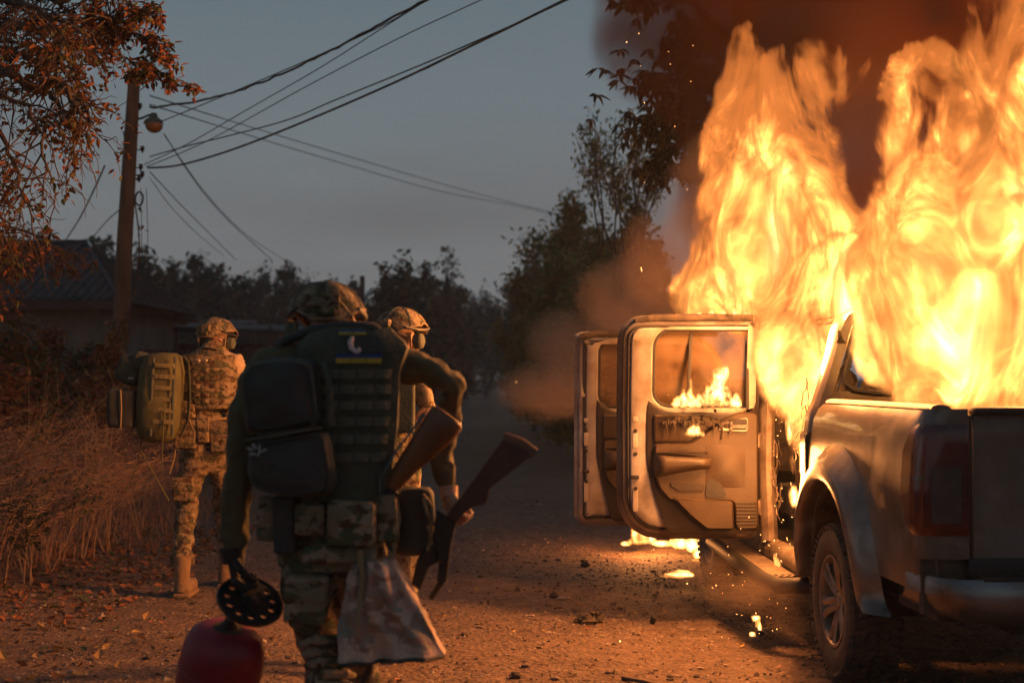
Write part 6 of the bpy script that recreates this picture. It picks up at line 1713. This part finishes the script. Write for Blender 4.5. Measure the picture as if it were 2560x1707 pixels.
def flame_mat(name, thr=0.56, absorb=1.6, emit=6.0, scale=2.6, ztop=(2.4, 3.7), seed=0.0, hot=1.0):
    """burning gas: thin bright sheets of fire, hottest low down, breaking into tongues above"""
    m, n, l = nt(name)
    out = n.new('ShaderNodeOutputMaterial')
    at = n.new('ShaderNodeAttribute'); at.attribute_name = 'density'
    tc = n.new('ShaderNodeTexCoord')
    mp = n.new('ShaderNodeMapping'); mp.inputs['Scale'].default_value = (1, 1, 0.5); mp.inputs['Location'].default_value = (seed, seed * 0.7, seed * 1.3)
    l.new(tc.outputs['Object'], mp.inputs[0])
    wv = n.new('ShaderNodeTexNoise'); wv.inputs['Scale'].default_value = 1.7; wv.inputs['Detail'].default_value = 1.0
    l.new(mp.outputs[0], wv.inputs['Vector'])
    vs = n.new('ShaderNodeVectorMath'); vs.operation = 'SCALE'; vs.inputs['Scale'].default_value = 1.0
    l.new(wv.outputs['Color'], vs.inputs[0])
    va = n.new('ShaderNodeVectorMath'); va.operation = 'ADD'
    l.new(mp.outputs[0], va.inputs[0]); l.new(vs.outputs[0], va.inputs[1])
    ns = n.new('ShaderNodeTexNoise'); ns.inputs['Scale'].default_value = scale; ns.inputs['Detail'].default_value = 6.0; ns.inputs['Roughness'].default_value = 0.66; ns.inputs['Distortion'].default_value = 0.25
    l.new(va.outputs[0], ns.inputs['Vector'])
    sz = n.new('ShaderNodeSeparateXYZ'); l.new(tc.outputs['Object'], sz.inputs[0])
    high = ramp(n, l, sz.outputs['Z'], ztop[0], ztop[1])                # 0 low .. 1 at the tips
    body = mth(n, l, 'MULTIPLY', at.outputs['Fac'], 0.52)
    f = mth(n, l, 'ADD', ns.outputs['Fac'], body)
    f = mth(n, l, 'SUBTRACT', f, mth(n, l, 'MULTIPLY', high, 0.24))
    f = mth(n, l, 'ADD', f, mth(n, l, 'MULTIPLY', ramp(n, l, sz.outputs['Z'], ztop[0], 1.3), 0.10))
    dens = mth(n, l, 'MULTIPLY', ramp(n, l, f, thr, thr + 0.07), ramp(n, l, at.outputs['Fac'], 0.02, 0.16))
    heat = ramp(n, l, f, thr + 0.05, thr + 0.62, 0.0, 1.0, False)
    heat = mth(n, l, 'MAXIMUM', mth(n, l, 'SUBTRACT', heat, mth(n, l, 'MULTIPLY', high, 0.30)), 0.0)
    # veins of hotter gas
    n2 = n.new('ShaderNodeTexNoise'); n2.inputs['Scale'].default_value = scale * 1.5; n2.inputs['Detail'].default_value = 3.0; n2.inputs['Distortion'].default_value = 1.6
    l.new(va.outputs[0], n2.inputs['Vector'])
    vein = ramp(n, l, mth(n, l, 'ABSOLUTE', mth(n, l, 'SUBTRACT', n2.outputs['Fac'], 0.5)), 0.045, 0.0)
    hotp = ramp(n, l, n2.outputs['Fac'], 0.56, 0.72)
    cold = ramp(n, l, n2.outputs['Fac'], 0.47, 0.33)
    r = n.new('ShaderNodeValToRGB'); cr = r.color_ramp
    cr.elements[0].position = 0.0; cr.elements[0].color = (0.26, 0.07, 0.014, 1)
    cr.elements[1].position = 1.0; cr.elements[1].color = (1.0, 0.66, 0.32, 1)
    for p_, c_ in ((0.14, (0.52, 0.17, 0.035)), (0.30, (0.92, 0.38, 0.08)), (0.50, (1.0, 0.52, 0.17)), (0.75, (1.0, 0.60, 0.27))):
        e = cr.elements.new(p_); e.color = (*c_, 1)
    l.new(heat, r.inputs[0])
    st = mth(n, l, 'ADD', 0.85, mth(n, l, 'MULTIPLY', heat, 2.2))
    st = mth(n, l, 'ADD', st, mth(n, l, 'MULTIPLY', mth(n, l, 'MULTIPLY', hotp, heat), 15.0 * hot))
    st = mth(n, l, 'ADD', st, mth(n, l, 'MULTIPLY', mth(n, l, 'MULTIPLY', vein, heat), 9.0 * hot))
    st = mth(n, l, 'MULTIPLY', st, mth(n, l, 'SUBTRACT', 1.0, mth(n, l, 'MULTIPLY', cold, 0.62)))
    st = mth(n, l, 'MULTIPLY', mth(n, l, 'MULTIPLY', st, dens), emit)
    em = n.new('ShaderNodeEmission'); l.new(r.outputs[0], em.inputs['Color']); l.new(st, em.inputs['Strength'])
    ab = n.new('ShaderNodeVolumeAbsorption'); ab.inputs['Color'].default_value = (0.0, 0.0, 0.0, 1)
    l.new(mth(n, l, 'MULTIPLY', dens, absorb), ab.inputs['Density'])
    ad = n.new('ShaderNodeAddShader'); l.new(em.outputs[0], ad.inputs[0]); l.new(ab.outputs[0], ad.inputs[1])
    l.new(ad.outputs[0], out.inputs['Volume'])
    return m

def smoke_mat(name, dens=2.0, col=(0.5, 0.42, 0.36), scale=1.4, thr=0.42, soft=0.25, seed=0.0, glow=(0, 0, 0)):
    m, n, l = nt(name)
    out = n.new('ShaderNodeOutputMaterial')
    at = n.new('ShaderNodeAttribute'); at.attribute_name = 'density'
    tc = n.new('ShaderNodeTexCoord')
    mp = n.new('ShaderNodeMapping'); mp.inputs['Location'].default_value = (seed, -seed, seed * 1.7)
    l.new(tc.outputs['Object'], mp.inputs[0])
    ns = n.new('ShaderNodeTexNoise'); ns.inputs['Scale'].default_value = scale; ns.inputs['Detail'].default_value = 4.0; ns.inputs['Distortion'].default_value = 0.5
    l.new(mp.outputs[0], ns.inputs['Vector'])
    f = mth(n, l, 'ADD', ns.outputs['Fac'], mth(n, l, 'MULTIPLY', at.outputs['Fac'], 0.5))
    d = mth(n, l, 'MULTIPLY', ramp(n, l, f, thr + 0.1, thr + 0.1 + soft), ramp(n, l, at.outputs['Fac'], 0.0, 0.3))
    pv = n.new('ShaderNodeVolumePrincipled'); pv.inputs['Color'].default_value = (*col, 1)
    pv.inputs['Anisotropy'].default_value = 0.1
    l.new(mth(n, l, 'MULTIPLY', d, dens), pv.inputs['Density'])
    l.new(pv.outputs[0], out.inputs['Volume'])
    return m

def gas(name, blobs, m, voxel=0.07, band=0.35, label=None, cat=None, kind=None, parent=None, step=1.0):
    """blobs: (x, y, z, rx, ry, rz) ellipsoids that together give the gas its real extent; filled as a fog volume"""
    mb = MB()
    for (x, y, z, rx, ry, rz) in blobs:
        mb.ball((x, y, z), (rx, ry, rz), 20, 14)
    o = mb.build(name, m, parent)
    md = o.modifiers.new('fill', 'NODES')
    g = bpy.data.node_groups.new(name, 'GeometryNodeTree')
    g.interface.new_socket('Geometry', in_out='INPUT', socket_type='NodeSocketGeometry')
    g.interface.new_socket('Geometry', in_out='OUTPUT', socket_type='NodeSocketGeometry')
    gi = g.nodes.new('NodeGroupInput'); go = g.nodes.new('NodeGroupOutput')
    mv = g.nodes.new('GeometryNodeMeshToVolume')
    mv.resolution_mode = 'VOXEL_SIZE'
    mv.inputs['Density'].default_value = 1.0
    mv.inputs['Voxel Size'].default_value = voxel
    mv.inputs['Interior Band Width'].default_value = band
    sm = g.nodes.new('GeometryNodeSetMaterial'); sm.inputs['Material'].default_value = m
    g.links.new(gi.outputs[0], mv.inputs['Mesh']); g.links.new(mv.outputs[0], sm.inputs[0]); g.links.new(sm.outputs[0], go.inputs[0])
    md.node_group = g
    m.cycles.volume_step_rate = step; m.cycles.volume_sampling = 'DISTANCE'
    tag(o, label, cat, None, kind)
    return o

def fl(px, py, d, w, h, dy=0.35):
    """an ellipsoid of flame, w x h photograph pixels across at distance d"""
    p = P(px, py, d); k = d / F
    return (p.x, p.y, p.z, w * k / 2, dy, h * k / 2)

fm1 = flame_mat('flame_cab', seed=1.3, scale=3.3, absorb=16, emit=56, ztop=(2.5, 4.3))
gas('flames', [fl(1985, 850, 8.6, 230, 440, .38), fl(1915, 700, 8.75, 440, 300, .42), fl(1970, 640, 8.8, 520, 380, .5), fl(1920, 520, 8.9, 400, 400, .5), fl(1970, 490, 8.9, 320, 420, .45),
               fl(1900, 370, 9.0, 340, 360, .45), fl(1960, 400, 9.0, 340, 360, .4), fl(1930, 240, 9.0, 320, 340, .35), fl(2000, 190, 9.0, 300, 280, .3), fl(2080, 150, 9.0, 270, 240, .28),
               fl(1870, 200, 9.0, 170, 380, .22), fl(2030, 600, 9.0, 270, 360, .4), fl(2090, 730, 8.3, 300, 320, .45), fl(1992, 1000, 8.5, 72, 300, .16), fl(1760, 740, 8.8, 200, 180, .25)], fm1, voxel=0.05, band=0.36,
    label='tall flames pouring from the cab over the open rear door', cat='fire', kind='stuff', step=0.9)
fm2 = flame_mat('flame_bed', seed=7.9, scale=3.0, absorb=16, emit=56, ztop=(2.6, 4.8))
gas('flames', [fl(2235, 860, 7.38, 230, 260, .24), fl(2240, 790, 7.5, 240, 340, .28), fl(2350, 800, 7.35, 440, 480, .42), fl(2480, 850, 7.1, 500, 420, .5), fl(2640, 820, 7.1, 500, 500, .5), fl(2400, 600, 7.5, 520, 560, .5), fl(2570, 540, 7.5, 540, 680, .5),
               fl(2340, 400, 7.8, 340, 460, .4), fl(2300, 250, 7.9, 220, 380, .28), fl(2480, 330, 7.8, 340, 500, .42), fl(2590, 200, 7.8, 340, 600, .4), fl(2530, 50, 7.9, 300, 400, .35), fl(2720, 480, 7.6, 380, 860, .5),
               fl(2230, 680, 7.8, 260, 300, .35), fl(2440, 180, 7.9, 200, 340, .25), fl(2250, 520, 8.0, 180, 260, .22), fl(2420, 985, 7.0, 420, 110, .3), fl(2600, 985, 6.9, 360, 110, .3)], fm2, voxel=0.05, band=0.36,
    label='tall flames rising behind the truck bed from the rear window', cat='fire', kind='stuff', step=0.9)
sm1 = smoke_mat('smoke_dark', dens=9.0, col=(0.21, 0.072, 0.030), seed=2.0, thr=0.40, soft=.14, scale=1.9)
gas('smoke', [fl(2150, 560, 10.3, 520, 760, .6), fl(2200, 150, 10.4, 900, 560, .8), fl(1900, 60, 10.6, 620, 520, .8), fl(2500, 100, 10.4, 800, 600, .8), fl(1680, 60, 10.8, 340, 380, .5), fl(1595, 90, 10.7, 290, 330, .5), fl(1640, 200, 10.7, 220, 220, .4), fl(1820, 420, 10.6, 330, 700, .45), fl(2200, -200, 10.6, 1700, 560, 1.0), fl(1780, 200, 10.7, 360, 440, .5), fl(2450, 500, 10.3, 700, 700, .6), fl(1640, -60, 10.8, 400, 260, .5)],
    sm1, voxel=0.12, band=0.4, label='dark brown smoke billowing up behind the tall flames', cat='smoke', kind='stuff', step=2.2)
sm2 = smoke_mat('smoke_thin', dens=4.0, col=(0.68, 0.50, 0.37), scale=3.0, seed=5.0, thr=0.40, soft=.16)
gas('smoke', [fl(1680, 660, 10.2, 330, 380, .4), fl(1560, 740, 10.6, 300, 260, .35), fl(1760, 520, 10.1, 260, 460, .35), fl(1600, 870, 11.3, 360, 360, .4), fl(1400, 850, 13, 220, 200, .3), fl(1380, 980, 12.5, 340, 200, .35)], sm2, voxel=0.12, band=0.4,
    label='thin orange-lit smoke drifting left from the cab', cat='smoke', kind='stuff', step=2.0)
sm3 = smoke_mat('smoke_low', dens=0.7, col=(0.66, 0.50, 0.38), scale=4.5, seed=8.0, thr=0.42, soft=.14)
gas('smoke', [fl(1900, 1480, 7.7, 360, 160, .3), fl(1800, 1420, 8.6, 360, 140, .3), fl(1980, 1560, 7.1, 200, 140, .2)], sm3, voxel=0.07, band=0.2,
    label='low smoke curling out from under the running board', cat='smoke', kind='stuff', step=2.5)

# small flames: each its own little fire
def small(blobs, label, seed, scale=11, kind='thing'):
    m = flame_mat('small_flame', thr=.52, absorb=22, emit=42, scale=scale, ztop=(20, 30), seed=seed, hot=.8)
    gas('small_flames', blobs, m, voxel=0.014, band=0.05, label=label, cat='fire', kind='stuff', step=1.5)
def tongues(px0, px1, py, d, hmax, n, seed, dy=.03, skew=0.0):
    r_ = random.Random(seed); out = []
    for i in range(n):
        x = px0 + (px1 - px0) * (i + .5) / n; h = hmax * r_.uniform(.3, 1.0) * (sin(pi * (i + .6) / (n + .2)) ** .5)
        w = (px1 - px0) / n * r_.uniform(.7, 1.2)
        out.append(fl(x, py - h * .35, d, w, h, dy)); out.append(fl(x + skew * h, py - h * .8, d, w * .45, h * .7, dy * .6)); out.append(fl(x, py, d, w * 1.4, hmax * .22, dy))
    return out
small(tongues(1680, 1850, 1010, 8.52, 90, 9, 3) + [fl(1800, 955, 8.5, 26, 80, .03), fl(1815, 935, 8.5, 18, 60, .02)], 'row of flames burning along the window sill of the rear door', 1.0)
small(tongues(1715, 1762, 1086, 8.50, 34, 4, 5, .025), 'small flame licking the armrest of the rear door', 2.0, 15)
small([fl(1600, 1352, 12.4, 60, 22, .1), fl(1588, 1336, 12.4, 26, 54, .06), fl(1608, 1325, 12.4, 24, 76, .06), fl(1628, 1340, 12.3, 28, 44, .06), fl(1660, 1358, 12.2, 70, 16, .1), fl(1700, 1356, 12.1, 60, 34, .1), fl(1735, 1360, 12.0, 50, 46, .1), fl(1690, 1342, 12.1, 18, 30, .05), fl(1750, 1342, 12.0, 16, 40, .05), fl(1745, 1385, 11.7, 34, 30, .1), fl(1762, 1400, 11.4, 70, 12, .12), fl(1565, 1358, 12.4, 36, 10, .1)], 'flames spreading on the ground under the open doors', 3.0, 7)
small([fl(1700, 1432, 10.0, 80, 10, .1), fl(1690, 1441, 9.9, 110, 7, .1)], 'two thin burning streaks on the ground', 4.0, 14)
small([fl(1895, 1562, 8.5, 10, 40, .02), fl(1890, 1545, 8.6, 26, 12, .03), fl(1880, 1586, 8.2, 18, 12, .02), fl(1900, 1572, 8.4, 8, 34, .02)], 'tiny flames dripping onto the ground beside the rear wheel', 5.0, 16)
small([fl(1940, 1400, 7.9, 14, 40, .02), fl(1946, 1410, 7.9, 14, 20, .02), fl(1870, 1408, 8.5, 46, 20, .04), fl(1880, 1420, 8.5, 14, 40, .02)], 'small flames on the running board', 6.0, 14)
small([fl(1982, 960, 8.55, 30, 160, .05), fl(1974, 1060, 8.5, 22, 110, .04), fl(1984, 1240, 8.4, 26, 60, .04), fl(1980, 1160, 8.4, 12, 60, .03)], 'thin flames running down the burning door opening', 9.0, 9)
small(tongues(1735, 1880, 795, 8.6, 34, 5, 15, .05), 'flames curling over the top edge of the rear door', 10.0, 10)
# sparks: glowing grains and streaks
def glow(name, col, st):
    m, n, l = nt(name); out = n.new('ShaderNodeOutputMaterial'); e = n.new('ShaderNodeEmission'); e.inputs['Color'].default_value = (*col, 1); e.inputs['Strength'].default_value = st; l.new(e.outputs[0], out.inputs[0]); return m
M_spark = glow('ember', (1, .45, .12), 6)
rs_ = random.Random(31); mb = MB()
for k in range(90):
    if k < 50: px, py, d = rs_.gauss(1890, 45), rs_.uniform(1290, 1600), rs_.uniform(7.6, 8.6)
    elif k < 70: px, py, d = rs_.uniform(1930, 2000), rs_.uniform(900, 1300), 8.4
    else: px, py, d = rs_.uniform(1560, 1760), rs_.uniform(20, 480) * (1 if k % 3 == 0 else 3), 9.0
    q = P(px, py, d); L = rs_.uniform(.002, .006) * (4 if rs_.random() < .08 else 1)
    if q.z > .02: mb.tube([q, q + Vector((rs_.gauss(0, .4), 0, rs_.gauss(0, 1))).normalized() * L * 1.6], rs_.uniform(.0008, .0018), 4)
for (px, py) in ((1718, 1462), (1790, 1465), (1882, 1590), (1550, 1607)):
    q = P(px, py, EYE * F / (py - 945)); mb.ball((q.x, q.y, .012), .0045, 6, 4)
mb.ball(tuple(P(1290, 955, 20)), .008, 6, 4)
o = mb.build('sparks', M_spark, smooth=False); tag(o, 'glowing sparks and embers around the burning truck', 'sparks', None, 'stuff')

FLAME_LIGHTS = [((1.70, 7.9, 2.25), 560), ((1.9, 8.25, 3.1), 430), ((1.60, 8.05, 1.75), 120), ((2.6, 6.75, 2.1), 300), ((3.2, 6.5, 2.8), 380), ((2.45, 9.2, 1.25), 60), ((1.38, 8.9, 2.45), 380), ((1.2, 12.2, .25), 80), ((1.50, 7.95, .95), 60)]
for i, (p, e) in enumerate(FLAME_LIGHTS):
    ld = bpy.data.lights.new('flame_light', 'POINT')
    ld.energy = e; ld.color = (1.0, 0.345, 0.09); ld.shadow_soft_size = 0.2
    lo = bpy.data.objects.new('flame_light', ld); lo.location = p; link(lo)

# dusk haze over the street
m, n, l = nt('dusk_haze'); out = n.new('ShaderNodeOutputMaterial'); pv = n.new('ShaderNodeVolumePrincipled')
pv.inputs['Color'].default_value = (.82, .88, .95, 1); pv.inputs['Density'].default_value = .0013; m.cycles.volume_sampling = 'DISTANCE'; l.new(pv.outputs[0], out.inputs['Volume'])
mb = MB(); mb.box((0, 62, 6.4), (190, 150, 15.2)); o = mb.build('haze', m, smooth=False); tag(o, 'thin evening haze over the street', None, None, 'stuff')
